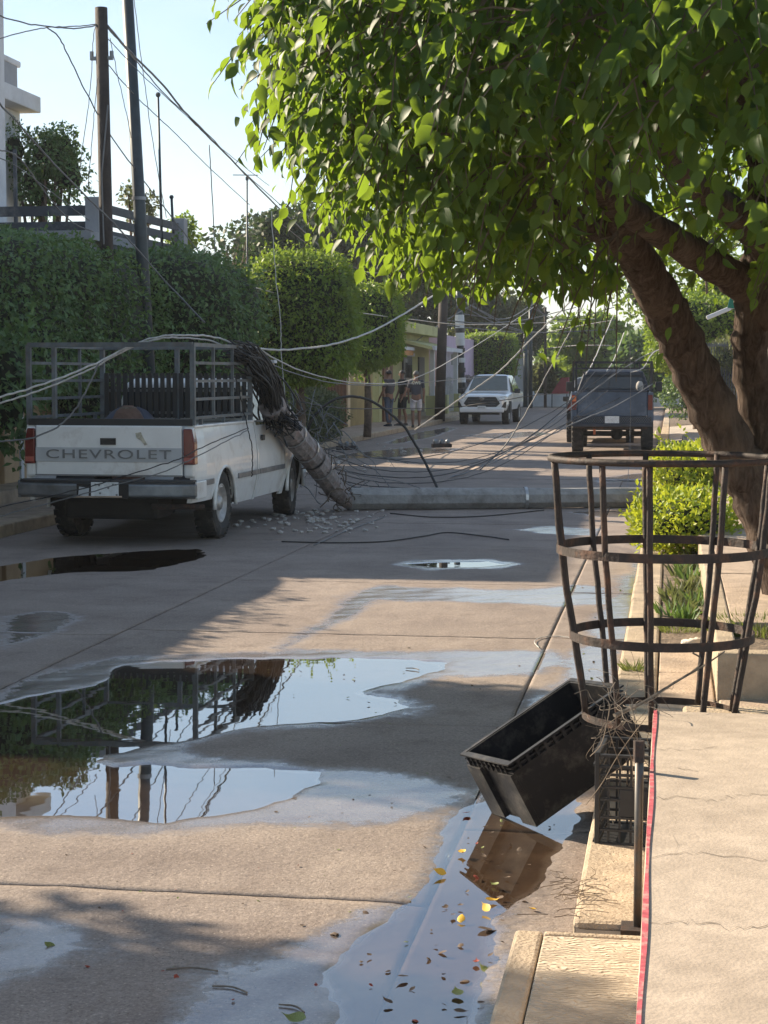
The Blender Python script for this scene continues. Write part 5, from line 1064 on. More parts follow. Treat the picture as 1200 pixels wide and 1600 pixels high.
# ------------------------------------------------------------------ rubble and dropped things
M['rubble'] = mat('rubble', (.46, .43, .40), .95, var=.35, scale=3)
protos_r = []
for k in range(5):
    mb = MB(); mb.ball((0, 0, .4), (1, .75, .55), 7, 5, .17); o = mb.build('concrete_chunk', M['rubble']); protos_r.append(o.data); bpy.data.objects.remove(o)
def rubble(n, xs, ys, s0, s1, lab, grp):
    for k in range(n):
        x, y = random.triangular(*xs), random.uniform(*ys); p = G(x, y); o = bpy.data.objects.new('concrete_chunk', random.choice(protos_r)); link(o); s = random.uniform(s0, s1) * random.uniform(.6, 1)
        o.location = (p.x, p.y, .0); o.scale = (s, s, s * .8); o.rotation_euler = (0, 0, random.uniform(0, 6)); tag(o, lab, 'rubble', grp)
rubble(150, (345, 610, 510), (797, 834), .012, .06, 'small grey concrete chunk in the rubble below the broken pole', 'rubble below the broken pole')
rubble(26, (490, 720, 560), (690, 742), .03, .08, 'small grey debris lump along the far left kerb', 'debris along the far left kerb')
for x, y, lab in ((690, 702, 'dark metal pole fitting lying on the road behind the fallen pole'), (542, 706, 'dark metal pole fitting lying near the left kerb behind the broken pole')):
    p = G(x, y); f = thing('pole_fitting', lab, 'fitting', p, .5); MB().box((0, 0, .09), (.5, .13, .1)).build('clamp', M['rust_iron'], f, bevel=.02)
    for k in (-1, 0, 1): MB().tube([(k * .16, 0, .1), (k * .16, 0, .20), (k * .16 + .02, 0, .24)], [.045, .06, .03], 8).build('insulator', M['bumper_dark'], f, smooth=True)
T, F = T_FINE
def litter_proto(curl):
    co = np.array(T); co[:, 2] = curl * (co[:, 0] ** 2 * 3 + (co[:, 1] - .5) ** 2 * 1.2) + .03
    o = fast_mesh('fallen_leaf', co, F, M['brown_leaf']); d = o.data; bpy.data.objects.remove(o); return d
PL = {}
for mk in ('yellow_leaf', 'red_leaf', 'brown_leaf', 'olive_leaf'):
    for cu in (.25, .6, -.5):
        d = litter_proto(cu); d.materials.clear(); d.materials.append(M[mk]); PL[(mk, cu)] = d
def leaf_at(x, y, mk, s, lab, grp=None, z=.001):
    p = G(x, y, z); 
    if KU - .03 < p.x: p = G(x, y, KZ + .006); p.z = KZ + .006
    o = bpy.data.objects.new('fallen_leaf', PL[(mk, random.choice((.25, .6, -.5)))]); link(o); o.location = p; o.rotation_euler = (random.gauss(0, .25), random.gauss(0, .25), random.uniform(0, 6.28)); o.scale = (s, s, s); tag(o, lab, 'leaf', grp)
for x, y, s, lab in ((721, 1331, .052, 'bright yellow leaf floating in the gutter puddle right below the tote'), (697, 1366, .05, 'bright yellow leaf floating in the gutter puddle left of the brown reflection'), (757, 1408, .05, 'crumpled yellow leaf at the edge of the brown reflection in the gutter'), (719, 1440, .045, 'pale yellow leaf in the middle of the gutter puddle'), (826, 1421, .035, 'pale yellow leaf close to the kerb by the gutter'), (765, 1425, .05, 'yellow-brown leaf pair at the puddle edge'), (125, 1, .01, None)):
    if lab: leaf_at(x, y, 'yellow_leaf', s, lab)
for x, y, mk, s, lab in ((735, 1270, 'red_leaf', .045, 'red-brown leaf in the water left of the tote foot'), (746, 1372, 'red_leaf', .045, 'red leaf on the left rim of the brown reflection'), (68, 1476, 'olive_leaf', .055, 'single green leaf on the wet patch at lower left'), (131, 1511, 'red_leaf', .03, 'small red leaf below the wet patch at lower left'), (718, 1558, 'olive_leaf', .06, 'green leaf in the gutter puddle near the bottom'), (480, 1597, 'olive_leaf', .07, 'large green leaf at the bottom picture edge'), (275, 1524, 'red_leaf', .03, 'small orange-brown leaf on the road at lower left'), (521, 1455, 'brown_leaf', .05, 'dark dead leaf alone on the road left of the gutter puddle'), (577, 1427, 'brown_leaf', .045, 'brown curled leaf at the gutter joint'), (745, 1452, 'brown_leaf', .075, 'black soggy leaf clump in the gutter puddle')):
    leaf_at(x, y, mk, s, lab)
GL = [(700, 1412), (690, 1415), (712, 1418), (780, 1335), (790, 1350), (760, 1345), (800, 1365), (770, 1385), (812, 1330), (745, 1320), (828, 1348), (795, 1400), (810, 1410), (668, 1452), (680, 1476), (672, 1500), (700, 1490), (742, 1502), (690, 1520), (725, 1530), (610, 1575), (652, 1545), (585, 1490), (640, 1470), (740, 1560), (760, 1500), (778, 1470), (720, 1480), (655, 1590), (700, 1585), (786, 1440), (745, 1340), (770, 1310), (735, 1395), (705, 1430), (575, 1540), (600, 1520), (560, 1500), (630, 1530), (690, 1560)]
for x, y in GL: leaf_at(x + random.gauss(0, 4), y + random.gauss(0, 4), random.choice(('brown_leaf',) * 14 + ('red_leaf', 'olive_leaf')), random.uniform(.015, .042), 'small dark dead leaf soaking in the gutter puddle', 'dead leaves in the gutter puddle')
for k in range(46):
    x, y = random.uniform(420, 900), random.uniform(1010, 1330); leaf_at(x, y, random.choice(('brown_leaf', 'brown_leaf', 'olive_leaf')), random.uniform(.012, .028), 'tiny dead leaf scattered on the road between the puddles', 'dead leaves scattered on the road')
for k in range(30):
    x, y = random.uniform(880, 975), random.uniform(900, 1060); leaf_at(x, y, random.choice(('brown_leaf', 'brown_leaf', 'olive_leaf')), random.uniform(.015, .03), 'small dead leaf on the wet gutter left of the tree guard', 'dead leaves on the wet gutter')
for k in range(22):
    x, y = random.uniform(20, 640), random.uniform(1320, 1590); leaf_at(x, y, random.choice(('brown_leaf', 'brown_leaf', 'olive_leaf', 'red_leaf')), random.uniform(.010, .022), 'tiny dead leaf on the dry road at lower left', 'dead leaves on the lower left road')
for x, y, ln, lab in ((300, 1515, .16, 'short dry twig on the road at lower left'), (360, 1545, .12, 'thin bent twig on the road left of the gutter puddle'), (457, 1575, .1, 'short dark twig at the puddle edge near the bottom'), (645, 1045, .1, 'thin dark stick lying in the upper puddle')):
    p = G(x, y, .0015); a = random.uniform(-.6, .6); t_ = tag(MB().tube(smooth_path([(-ln / 2, 0, 0), (0, .012, .002), (ln / 2, -.01, 0)], 4), [.003] * 9, 5, jit=.2).build('twig', M['dry_twig']), lab, 'twig'); t_.location = p; t_.rotation_euler = (0, 0, a)
cl_ = thing('dry_clump', 'clump of dry grass and roots lying on the kerb top', 'debris', tuple(G(893, 1395, KZ + .004))); cm = MB()
for k in range(40):
    p = [Vector((random.gauss(0, .04), random.gauss(0, .10), .004))]; d = Vector((random.gauss(0, 1), random.gauss(0, 1), .15)).normalized()
    for j in range(4): d = (d + Vector((random.gauss(0, .5), random.gauss(0, .5), random.gauss(-.05, .12)))).normalized(); q_ = p[-1] + d * .025; q_.z = max(.003, q_.z); p.append(q_)
    cm.tube(p, .0014, 3)
cm.build('stems', M['twig'], cl_)['kind'] = 'stuff'
wr = tag(MB().tube(smooth_path([V(x, y, 9.8 - .0) for x, y in ()] or [G(x, y, .01) for x, y in ((842, 1012), (835, 1003), (845, 996), (870, 994), (905, 998))], 5), .003, 5).build('wire_loop', M['pale_cable']), 'thin pale wire loop lying on the road left of the tree guard', 'wire')
rg_ = tag(MB().ball(tuple(G(1085, 1005, .13)), (.09, .05, .028), 12, 8, .014).build('pale_rag', mat('rag', (.55, .5, .44), .9, bump=.6, bscale=25), smooth=True), 'crumpled pale rag at the near end of the planting strip', 'rag')
# ================================================================== poles, masts and cables
def pole(name, lab, x0, y0, x1, y1, v, r0, r1, m, zb=None, extra=None, cat='utility pole'):
    a, b = V(x0, y0, v), V(x1, y1, v); d = (a - b).normalized(); base = b - d * ((b.z - (.12 if zb is None else zb)) / d.z)
    t = thing(name, lab, cat, base); MB().tube([Vector((0, 0, -.05)) , (a - base) * .5, a - base], [r0, (r0 + r1) / 2, r1], 12).build('shaft', m, t, smooth=True)
    if extra: extra(t, a - base, base)
    return t
def top_gear(t, top, base):
    MB().box(top - Vector((0, 0, .72)), (.34, .05, .05)).build('clamp', M['bumper_dark'], t)
    for s in (-1, 1): MB().tube([top + Vector((s * .15, 0, -.72)), top + Vector((s * .15, 0, -.62))], .03, 8).build('insulator', M['bumper_dark'], t)
    MB().tube([top + Vector((.11, -.08, -1.4)), top + Vector((.02, -.13, -2.4)), top + Vector((.04, -.13, -3.4))], .012, 5).build('down_lead', M['grey_cable'], t)
pole('utility_pole', 'thick dark wooden pole rising from the hedge at left', 158, 12, 166, 365, 25.4, .105, .09, M['wood_pole'], extra=top_gear)
pole('utility_pole', 'dark steel pole leaning just right of the wooden pole in the hedge', 196, -60, 221, 378, 27.0, .105, .085, M['steel_pole'], extra=lambda t, a, b: MB().ring(a * .55, .10, .05, .012, 16).build('clamp', M['bumper_dark'], t))
pole('antenna_mast', 'thin mast with a hooked top left of the sky wires', 247, 148, 252, 345, 33, .028, .02, M['steel_pole'], zb=4.0, extra=lambda t, a, b: MB().ball(a, .05, 8, 6).build('cap', M['steel_pole'], t), cat='mast')
def tee(t, a, b): MB().bar(a + Vector((-.45, 0, 0)), a + Vector((.35, 0, -.02)), .025).build('crossbar', M['steel_pole'], t); MB().box(a + Vector((0, 0, -.12)), (.08, .06, .1)).build('clamp', M['steel_pole'], t)
pole('antenna_mast', 'thin antenna mast with a T-shaped top above the dark trees', 386, 273, 386, 400, 55, .03, .025, M['steel_pole'], extra=tee, cat='mast')
pole('antenna_mast', 'short mast beside the end of the balcony rail', 268, 308, 270, 350, 34, .03, .025, M['steel_pole'], zb=3.6, extra=lambda t, a, b: MB().ball(a, .045, 8, 6).build('cap', M['steel_pole'], t), cat='mast')
pole('utility_pole', 'dark wooden pole beside the three people', 694, 425, 687, 652, 66, .20, .16, M['wood_pole'], extra=lambda t, a, b: MB().box(a * .93, (.5, .08, .08)).build('crossarm', M['wood_pole'], t))
def stripes(t, a, b):
    for k in range(9): z = .5 + k * .42; MB().tube([a * ((z) / a.z), a * ((z + .2) / a.z)], .20, 12).build('painted_band', M['black_plastic'] if k % 2 else M['white_wall'], t)
    MB().tube([a * (2.9 / a.z), a * (4.2 / a.z)], .195, 12).build('white_band', M['white_wall'], t)
    MB().box((-.3, -.1, 2.3), (.35, .25, .45)).build('meter_box', M['bumper_dark'], t)
pole('utility_pole', 'pole with black and white painted bands left of the white oncoming pickup', 716, 415, 722, 645, 76, .17, .13, M['steel_pole'], extra=stripes)
pole('utility_pole', 'slim dark pole right of the white oncoming pickup', 829, 450, 829, 640, 92, .11, .09, M['steel_pole'], extra=lambda t, a, b: MB().box(a * .9, (.6, .06, .06)).build('crossarm', M['steel_pole'], t))
pole('utility_pole', 'short dark pole close to the left of a slim pole by the white oncoming pickup', 821, 520, 821, 636, 96, .12, .10, M['steel_pole'], extra=lambda t, a, b: MB().box(a * .9, (.4, .06, .06)).build('crossarm', M['steel_pole'], t))
pole('utility_pole', 'thin brown pole at the far end of the street', 852, 480, 852, 640, 94, .08, .07, M['wood_pole'], extra=lambda t, a, b: MB().box(a * .95, (.5, .06, .06)).build('crossarm', M['wood_pole'], t))
# small lamp arm between the fig stems
lp_ = V(1168, 466, 31); sl = thing('street_lamp', 'white street-lamp arm with a green bracket between the fig stems', 'street lamp', (lp_.x, lp_.y, .35))
MB().tube([(0, 0, 0), (0, 0, lp_.z - .35)], .06, 10).build('shaft', M['white_wall'], sl)
q1, q2 = V(1142, 481, 31) - Vector(sl.location), V(1104, 497, 31) - Vector(sl.location)
MB().bar((0, 0, lp_.z - .45), q1, .05).build('arm', M['white_wall'], sl); MB().bar(q1, q2, .09, .07).build('lamp_head', M['white_wall'], sl, bevel=.015)
MB().prism([q1 + Vector((-.06, -.05, 0)), q1 + Vector((.12, -.05, -.02)), q1 + Vector((.1, -.05, .22)), q1 + Vector((.0, -.05, .24))], (0, .1, 0)).build('green_bracket', mat('green_paint', (.01, .16, .10), .5), sl)

def cable(lab, pts, r=.009, m='black_cable', grp=None, k=8):
    P = smooth_path([V(*p) for p in pts], k); P = [p + Vector((random.gauss(0, .0035), random.gauss(0, .0035), random.gauss(0, .0035))) if pts[0][1] < 790 else p for p in P]; o = MB().tube(P, r, 5).build('cable', M[m], smooth=True); tag(o, lab, 'cable', grp); return o
B_, P_, G_ = 'black_cable', 'pale_cable', 'grey_cable'
W1 = 18.3
cable('upper of two pale cables draped from the left edge onto the cargo rack', [(-20, 626, 17), (60, 603, 17.4), (140, 572, 17.8), (210, 538, W1), (252, 526, W1), (300, 524, 18.6), (345, 529, 20), (385, 548, 21.8)], .011, P_)
cable('lower of two pale cables draped from the left edge onto the cargo rack', [(-20, 636, 17), (60, 611, 17.4), (140, 577, 17.8), (205, 543, W1), (248, 530, W1), (290, 528, 18.9), (340, 536, 20), (395, 566, 21.9)], .010, P_)
cable('grey cable looping down from the pale pair in front of the tailgate', [(155, 567, 17.7), (140, 600, 17.6), (118, 640, 17.5), (85, 670, 17.4), (40, 686, 17.3), (-20, 690, 17.2)], .009, G_)
cable('black cable crossing the tailgate from the cab corner', [(388, 668, 19.5), (330, 693, 18), (270, 720, 17.4), (200, 742, 17.2), (110, 768, 17), (-20, 797, 16.8)], .006, B_)
cable('second black cable crossing below the tailgate lettering', [(388, 672, 19.5), (330, 702, 17.9), (260, 735, 17.3), (200, 752, 17.1), (90, 783, 17), (-20, 812, 16.8)], .006, G_)
cable('black lead hanging down the door edge of the white pickup', [(368, 590, 19.6), (380, 640, 20), (392, 690, 20.1), (395, 720, 20.1), (393, 745, 20.1)], .007, B_)
cable('white twisted cable sweeping from the broken pole up to the right into the fig tree', [(395, 545, 23), (450, 546, 25), (520, 538, 27), (580, 518, 29), (640, 485, 31), (700, 446, 33), (760, 395, 35)], .016, P_)
cable('pale cable sagging in front of the rounded clipped trees', [(398, 449, 36), (480, 472, 40), (560, 488, 45), (640, 499, 50), (730, 507, 58), (830, 505, 66), (930, 498, 74)], .014, P_)
cable('pale cable sagging low in front of the people', [(396, 540, 23), (440, 566, 26), (500, 588, 32), (570, 599, 38), (640, 594, 45), (710, 560, 54), (790, 510, 66), (860, 462, 76)], .012, P_)
cable('grey cable just below the pale one in front of the people', [(398, 556, 23), (450, 580, 26), (520, 598, 32), (600, 602, 38), (680, 596, 50), (770, 588, 62)], .010, G_)
cable('pale taut cable rising past the white oncoming pickup to the upper right', [(648, 672, 40), (690, 643, 40), (735, 612, 40), (780, 580, 40), (825, 535, 40), (870, 492, 40), (915, 448, 40)], .016, P_)
cable('dark taut cable rising from the road to the upper right past the pickup mirror', [(750, 735, 33), (790, 695, 33), (825, 640, 33), (860, 575, 33), (890, 520, 33), (922, 455, 33)], .012, G_)
cable('thick black hose-like cable arching behind the fallen pole', [(478, 700, 25), (488, 655, 25), (520, 626, 25), (555, 620, 25.2), (590, 632, 25.4), (632, 668, 25.6), (664, 722, 25.6), (685, 766, 25.2)], .020, B_)
cable('long black cable running level across the people and the white oncoming pickup', [(470, 628, 30), (540, 638, 36), (620, 638, 44), (700, 637, 50), (770, 628, 50), (840, 617, 52), (900, 615, 60)], .012, B_)
LG = 'black cables sagging over the road behind the fallen pole'
LL = 'black cable sagging low over the road behind the fallen pole'
for pts in ([(440, 668, 24.5), (520, 712, 26), (600, 735, 28), (700, 733, 30), (790, 705, 33), (870, 660, 36), (940, 600, 38), (1000, 545, 40)],
            [(450, 700, 24.5), (530, 740, 26), (620, 755, 28), (720, 748, 30), (800, 718, 33), (880, 665, 36), (950, 610, 39)],
            [(460, 712, 24.3), (540, 752, 25), (620, 762, 25.5), (690, 765, 25)],
            [(470, 690, 25), (560, 712, 28), (650, 716, 31), (760, 690, 35), (860, 645, 38), (960, 575, 40)],
            [(500, 728, 25), (600, 745, 28), (700, 740, 31), (800, 700, 34), (880, 640, 36), (930, 580, 38)],
            [(430, 640, 24.5), (520, 690, 27), (640, 722, 31), (760, 712, 35), (900, 655, 39), (1010, 600, 42)]): cable(LL, pts, random.uniform(.007, .012), B_, LG)
TG = 'grey cables crossing near the dark blue pickup'
for k, (pts, lab) in enumerate((([(720, 745, 34), (820, 700, 36), (900, 660, 38), (960, 635, 40), (1020, 600, 41)], 'grey cable rising across the tailgate of the dark blue pickup'), ([(660, 760, 30), (760, 725, 33), (860, 660, 37), (940, 600, 40), (1000, 560, 42), (1045, 540, 43)], 'grey cable ending at the fig trunk above the dark blue pickup'), ([(960, 490, 46), (940, 535, 44), (925, 570, 42), (915, 585, 41)], 'pale cable dropping onto the roof rack of the dark blue pickup'), ([(975, 520, 46), (960, 560, 44), (948, 580, 42)], 'short pale cable beside the one on the roof rack'), ([(1046, 541, 42), (1020, 552, 42), (1005, 575, 41), (985, 582, 41)], 'pale cable end bending down onto the rack corner'))): cable(lab, pts, .013, P_ if k > 1 else G_, TG)
cable('thin vertical wire hanging in front of the sagging clipped trees', [(424, 330, 26), (430, 420, 26), (438, 500, 26), (440, 560, 26), (447, 640, 26)], .007, P_)
cable('thin vertical wire in front of the dark blue pickup tailgate', [(984, 480, 30), (985, 600, 30), (984, 700, 30), (974, 850, 22)], .004, G_)
cable('thin cable sagging between leaves and the large dark tree', [(440, 350, 48), (500, 395, 50), (560, 420, 52), (584, 427, 52), (620, 420, 52), (660, 408, 52)], .012, G_)
cable('dark wire on the road in front of the fallen pole', [tuple((x, y, G(x, y, .012).y)) for x, y in ((440, 846), (520, 848), (600, 846), (660, 838), (700, 832), (760, 838), (795, 843))], .008, B_)
cable('black wire trailing under the near side of the fallen pole', [tuple((x, y, G(x, y, .012).y)) for x, y in ((610, 802), (680, 808), (760, 806), (850, 797))], .008, B_)
cable('wire running diagonally from the rubble across the near road', [tuple((x, y, G(x, y, .012).y)) for x, y in ((600, 808), (540, 830), (490, 852))], .006, G_)
SG = 'wires meeting at the wooden pole in the sky'
for pts, lab, r in (([(-20, 18, 22), (30, 34, 23), (80, 42, 24), (120, 44, 25), (157, 39, 25.4)], 'upper wire from the left edge to the top of the wooden pole', .010),
    ([(-20, 66, 22), (30, 52, 23), (75, 43, 24), (120, 41, 25), (157, 37, 25.4)], 'lower wire from the left edge to the top of the wooden pole', .008),
    ([(72, 42, 24), (92, 58, 24.3), (112, 98, 24.6), (140, 155, 25), (175, 215, 26), (230, 290, 27.5), (300, 380, 30), (345, 440, 32)], 'long wire crossing behind both poles down to the hedge', .010),
    ([(168, 40, 25.4), (200, 78, 26.5), (250, 128, 28.5), (300, 188, 31), (360, 248, 35), (420, 310, 40), (500, 385, 48)], 'thick upper bundle of sky wires running down to the right', .018),
    ([(168, 44, 25.4), (210, 92, 26.5), (260, 150, 29), (320, 205, 32), (380, 268, 37), (450, 330, 44)], 'second sky wire close under the thick bundle', .010),
    ([(168, 60, 25.4), (220, 115, 27), (290, 180, 31), (350, 235, 36), (420, 290, 42)], 'third thin sky wire above the mast', .007),
    ([(166, 98, 25.4), (210, 148, 27), (270, 205, 30), (330, 265, 34), (390, 320, 40)], 'lowest sky wire falling away to the right', .008),
    ([(150, 40, 25), (146, 60, 25), (140, 150, 25.2), (125, 262, 25.4)], 'thin stay wire left of the wooden pole reaching the tree', .006),
    ([(153, 120, 25), (148, 170, 25.1), (141, 250, 25.2), (137, 300, 25.3)], 'thin stay wire close to the left of the wooden pole', .006),
    ([(172, 60, 25.5), (182, 110, 25.8), (195, 165, 26.2), (205, 215, 26.8)], 'thin wire between the two dark poles', .006),
    ([(209, -10, 27), (218, 70, 28), (230, 160, 29), (245, 260, 30), (260, 340, 31)], 'thin wire just right of the steel pole', .007),
    ([(327, 226, 33), (330, 280, 33), (334, 350, 33), (336, 410, 33)], 'thin wire dropping from the sky bundle to the trees', .010),
    ([(-20, 140, 20), (30, 195, 20.5), (90, 262, 21.5), (140, 312, 22.5), (190, 362, 23.5), (250, 430, 24.5), (320, 505, 24.5)], 'dark wire from the left edge down across the balcony and hedge', .012),
    ([(-20, 232, 21), (15, 238, 21.5), (35, 252, 22), (70, 300, 23), (110, 345, 24), (145, 362, 24.5)], 'pale wire from the white upper storey down to the hedge', .009),
    ([(-20, 238, 21), (30, 262, 22), (80, 300, 23), (140, 345, 24.4)], 'thin dark wire in front of the balcony boards', .007)): cable(lab, pts, r, G_, SG)
FG = 'far wires strung across the end of the street'; FL = 'thin far wire strung across the end of the street'
for pts in ([(690, 500, 74), (760, 505, 78), (829, 498, 90), (900, 480, 92)], [(690, 507, 74), (770, 516, 80), (829, 520, 90), (960, 515, 92)], [(722, 478, 76), (780, 508, 82), (829, 522, 90)], [(722, 490, 76), (790, 498, 84), (829, 478, 90), (880, 452, 92)], [(829, 470, 90), (852, 495, 94)], [(829, 480, 90), (880, 500, 92), (960, 480, 92)], [(852, 520, 94), (900, 510, 92), (960, 500, 90)], [(852, 545, 94), (900, 540, 90), (960, 540, 88)], [(640, 540, 70), (690, 505, 74), (740, 475, 76)], [(722, 470, 76), (800, 512, 84), (852, 520, 94)], [(690, 455, 74), (722, 470, 76), (780, 500, 82)]): cable(FL, pts, .024, G_, FG, 6)

# ================================================================== buildings
def wbox(t, name, m, a, b, bevel=0.0, parent=None):
    o = Vector(t.location); return MB().b2([a[i] - o[i] for i in range(3)], [b[i] - o[i] for i in range(3)]).build(name, M[m] if isinstance(m, str) else m, parent or t, bevel=bevel)
# white house with the terrace above the hedge
u15, up = V(8, 330, 31.2).x, V(146, 330, 29.6).x
hs = thing('white_house', 'white two-storey house with a boarded terrace rail above the hedge at left', 'house', (-13, 32, 0))
wbox(hs, 'lower_wall', 'grey_wall', (-20, 29.2, 0), (-9.75, 36.5, 4.05)); zt_ = V(146, 310, 29.6).z
wbox(hs, 'terrace_slab', 'grey_wall', (-20, 29.0, 4.05), (-9.6, 36.7, 4.2))
wu = V(32, 250, 36.4).x
uw = wbox(hs, 'upper_wall', 'white_wall', (-20, 33.0, 4.2), (wu, 36.4, V(20, 172, 36).z))
wbox(hs, 'upper_wall', 'white_wall', (-20, 31.8, 4.2), (V(9, 250, 32.9).x, 32.9, 9.2))
cz0, cz1 = V(60, 176, 36.5).z, V(60, 160, 36.5).z; wbox(hs, 'canopy', 'white_wall', (-20, 32.0, cz0), (V(64, 165, 36.6).x, 36.6, cz1 + .12), .02)
wbox(hs, 'parapet', 'grey_wall', (-20, 33.0, cz1 + .12), (V(27, 120, 36).x, 36, V(27, 104, 36).z)); wbox(hs, 'coping', 'white_wall', (-20, 32.8, V(27, 104, 36).z), (V(33, 95, 36.2).x, 36.2, V(27, 104, 36).z + .13), .03)
wd = wbox(hs, 'window', 'hole', (wu - 1.0, 32.985, 5.0), (wu - .5, 33.02, 6.4)); wbox(hs, 'pipe', 'rail_paint', (V(22, 300, 31.7).x, 31.66, 4.2), (V(22, 300, 31.7).x + .06, 31.72, 5.9))
for k in range(3):
    z = zt_ - .10 - k * .27; wbox(hs, 'rail_board', 'rail_paint', (u15 - 1.2, 29.75, z - .17), (up - .12, 29.82, z))
wbox(hs, 'rail_pillar', 'grey_wall', (up - .12, 29.5, 4.2), (up + .13, 29.85, zt_ + .02), .015)
ue = up + .12
for k in range(4):
    z = zt_ - .06 - k * .22; MB().bar(Vector((ue - .06, 29.86, z - .07)) - Vector(hs.location), Vector((ue + .12, 34.0, z - .07)) - Vector(hs.location), .05, .14).build('rail_board', M['rail_paint'], hs)
wbox(hs, 'rail_pillar', 'grey_wall', (ue + .0, 34.02, 4.2), (ue + .25, 34.28, zt_ + .04), .015)
nb = thing('grey_house', 'grey two-storey house set back behind the near hedge on the left', 'house', (-15, 25, 0))
wbox(nb, 'wall', 'grey_wall', (-19, 20.4, 0), (-11.9, 28.8, 6.1)); wbox(nb, 'parapet', 'white_wall', (-19.1, 20.3, 6.1), (-11.8, 28.9, 6.3))
for v_ in (21.5, 24.2, 26.6):
    w_ = wbox(nb, 'window', 'hole', (-11.91, v_, 3.9), (-11.86, v_ + 1.3, 5.2)); wbox(nb, 'window_frame', 'white_wall', (-11.9, v_ - .1, 3.78), (-11.8, v_ + 1.4, 3.9), parent=w_)
wbox(nb, 'door', 'dark_wood', (-11.91, 23, 0), (-11.86, 24, 2.1))
# tan wall under the hedge
tw_ = thing('tan_wall', 'tan rendered garden wall at the left picture edge beside the white pickup', 'wall', (-9.2, 18, 0)); wbox(tw_, 'wall_panel', 'tan_wall', (-9.5, 9, 0), (-9.12, 25.6, 1.55)); wbox(tw_, 'coping', 'white_wall', (-9.53, 9, 1.55), (-9.08, 25.6, 1.62), .015)
pv = U(20, 560, -9.1).y; wbox(tw_, 'gate_pillar', 'tan_wall', (-9.55, pv - .5, 0), (-9.05, pv + .08, 2.65), .02); wbox(tw_, 'pillar_edge', 'white_wall', (-9.2, pv + .085, 0), (-9.03, pv + .2, 2.5))
wbox(tw_, 'step', 'kerb', (-9.1, 16, .1), (-8.5, 24.8, .30), .02)
# low wall and posts between hedge and yellow house
gw = thing('garden_wall', 'ochre garden wall behind the rounded clipped trees', 'wall', (-10.3, 50, 0)); wbox(gw, 'wall_panel', 'ochre_wall', (-10.6, 37, 0), (-10.25, 61.5, 2.5)); wbox(gw, 'coping', 'cream_wall', (-10.65, 37, 2.5), (-10.2, 61.5, 2.58), .01)
for v in (40, 44, 48, 52, 56): wbox(gw, 'wall_pillar', 'cream_wall', (-10.68, v, 0), (-10.12, v + .4, 2.75), .01)
for k in range(14): wbox(gw, 'slat', 'dark_wood', (-10.24, 52.8 + k * .24, .2), (-10.17, 52.88 + k * .24, 2.2))
gp_ = pole('gate_post', 'pale concrete gate post behind the leaning broken pole', 421, 565, 421, 650, 33, .09, .09, M['cream_wall'], cat='post', extra=lambda t, a, b: MB().box(a, (.24, .24, .06)).build('cap', M['white_wall'], t))
# yellow house
yh = thing('yellow_house', 'yellow-green single-storey house with a white-columned porch behind the people', 'house', (-11, 67, 0))
wbox(yh, 'wall', 'yellow_wall', (-17, 62, 0), (-10.1, 75, 3.35)); wbox(yh, 'roof', 'yellow_wall', (-17.3, 61.7, 3.35), (-9.6, 75.4, 3.75), .02); wbox(yh, 'roof_cap', 'grey_wall', (-15, 66, 3.75), (-12, 72, 4.3))
dw = wbox(yh, 'door', 'dark_wood', (-10.09, 62.6, .1), (-10.02, 64.6, 2.45)); wbox(yh, 'door_post', 'cream_wall', (-10.09, 63.5, .1), (-10.0, 63.68, 2.45), parent=dw)
w_ = wbox(yh, 'window', 'hole', (-10.09, 67.3, 1.0), (-10.03, 69.6, 2.5))
for k in range(5): wbox(yh, 'pane', 'glass', (-10.025, 67.4 + k * .44, 1.1), (-10.02, 67.8 + k * .44, 2.4), parent=w_)
w2_ = wbox(yh, 'window', 'hole', (-10.09, 71.6, .2), (-10.03, 73.2, 2.5)); wbox(yh, 'window_frame', 'white_wall', (-10.09, 67.1, 2.5), (-9.95, 69.8, 2.62), parent=w_)
pr_ = MB(); o_h = Vector(yh.location); pr_.prism([Vector((-10.08, 66, 3.15)) - o_h, Vector((-10.08, 75.2, 3.15)) - o_h, Vector((-8.75, 75.2, 2.82)) - o_h, Vector((-8.75, 66, 2.82)) - o_h], (0, 0, -.12)); pr_.build('porch_roof', M['yellow_wall'], yh)
wbox(yh, 'porch_edge', 'white_wall', (-8.76, 66, 2.70), (-8.70, 75.2, 2.86)); wbox(yh, 'awning', mat('orange_awning', (.55, .27, .10), .7), (-10.0, 63.0, 2.50), (-9.5, 66.2, 2.72)); wbox(yh, 'awning_edge', 'white_wall', (-9.5, 62.9, 2.68), (-9.45, 66.3, 2.80))
for v in (67.0, 70.4, 74.4):
    wbox(yh, 'column', 'white_wall', (-9.0, v, 1.0), (-8.82, v + .2, 2.75), .01); wbox(yh, 'column_base', 'yellow_wall', (-9.12, v - .12, .12), (-8.72, v + .34, 1.0), .01)
wbox(yh, 'porch_floor', 'kerb', (-10.09, 66, .12), (-8.7, 75.2, .26))
for k in range(9): wbox(yh, 'grille_bar', 'white_wall', (-8.95, 70.7 + k * .4, .3), (-8.92, 70.73 + k * .4, 2.7))
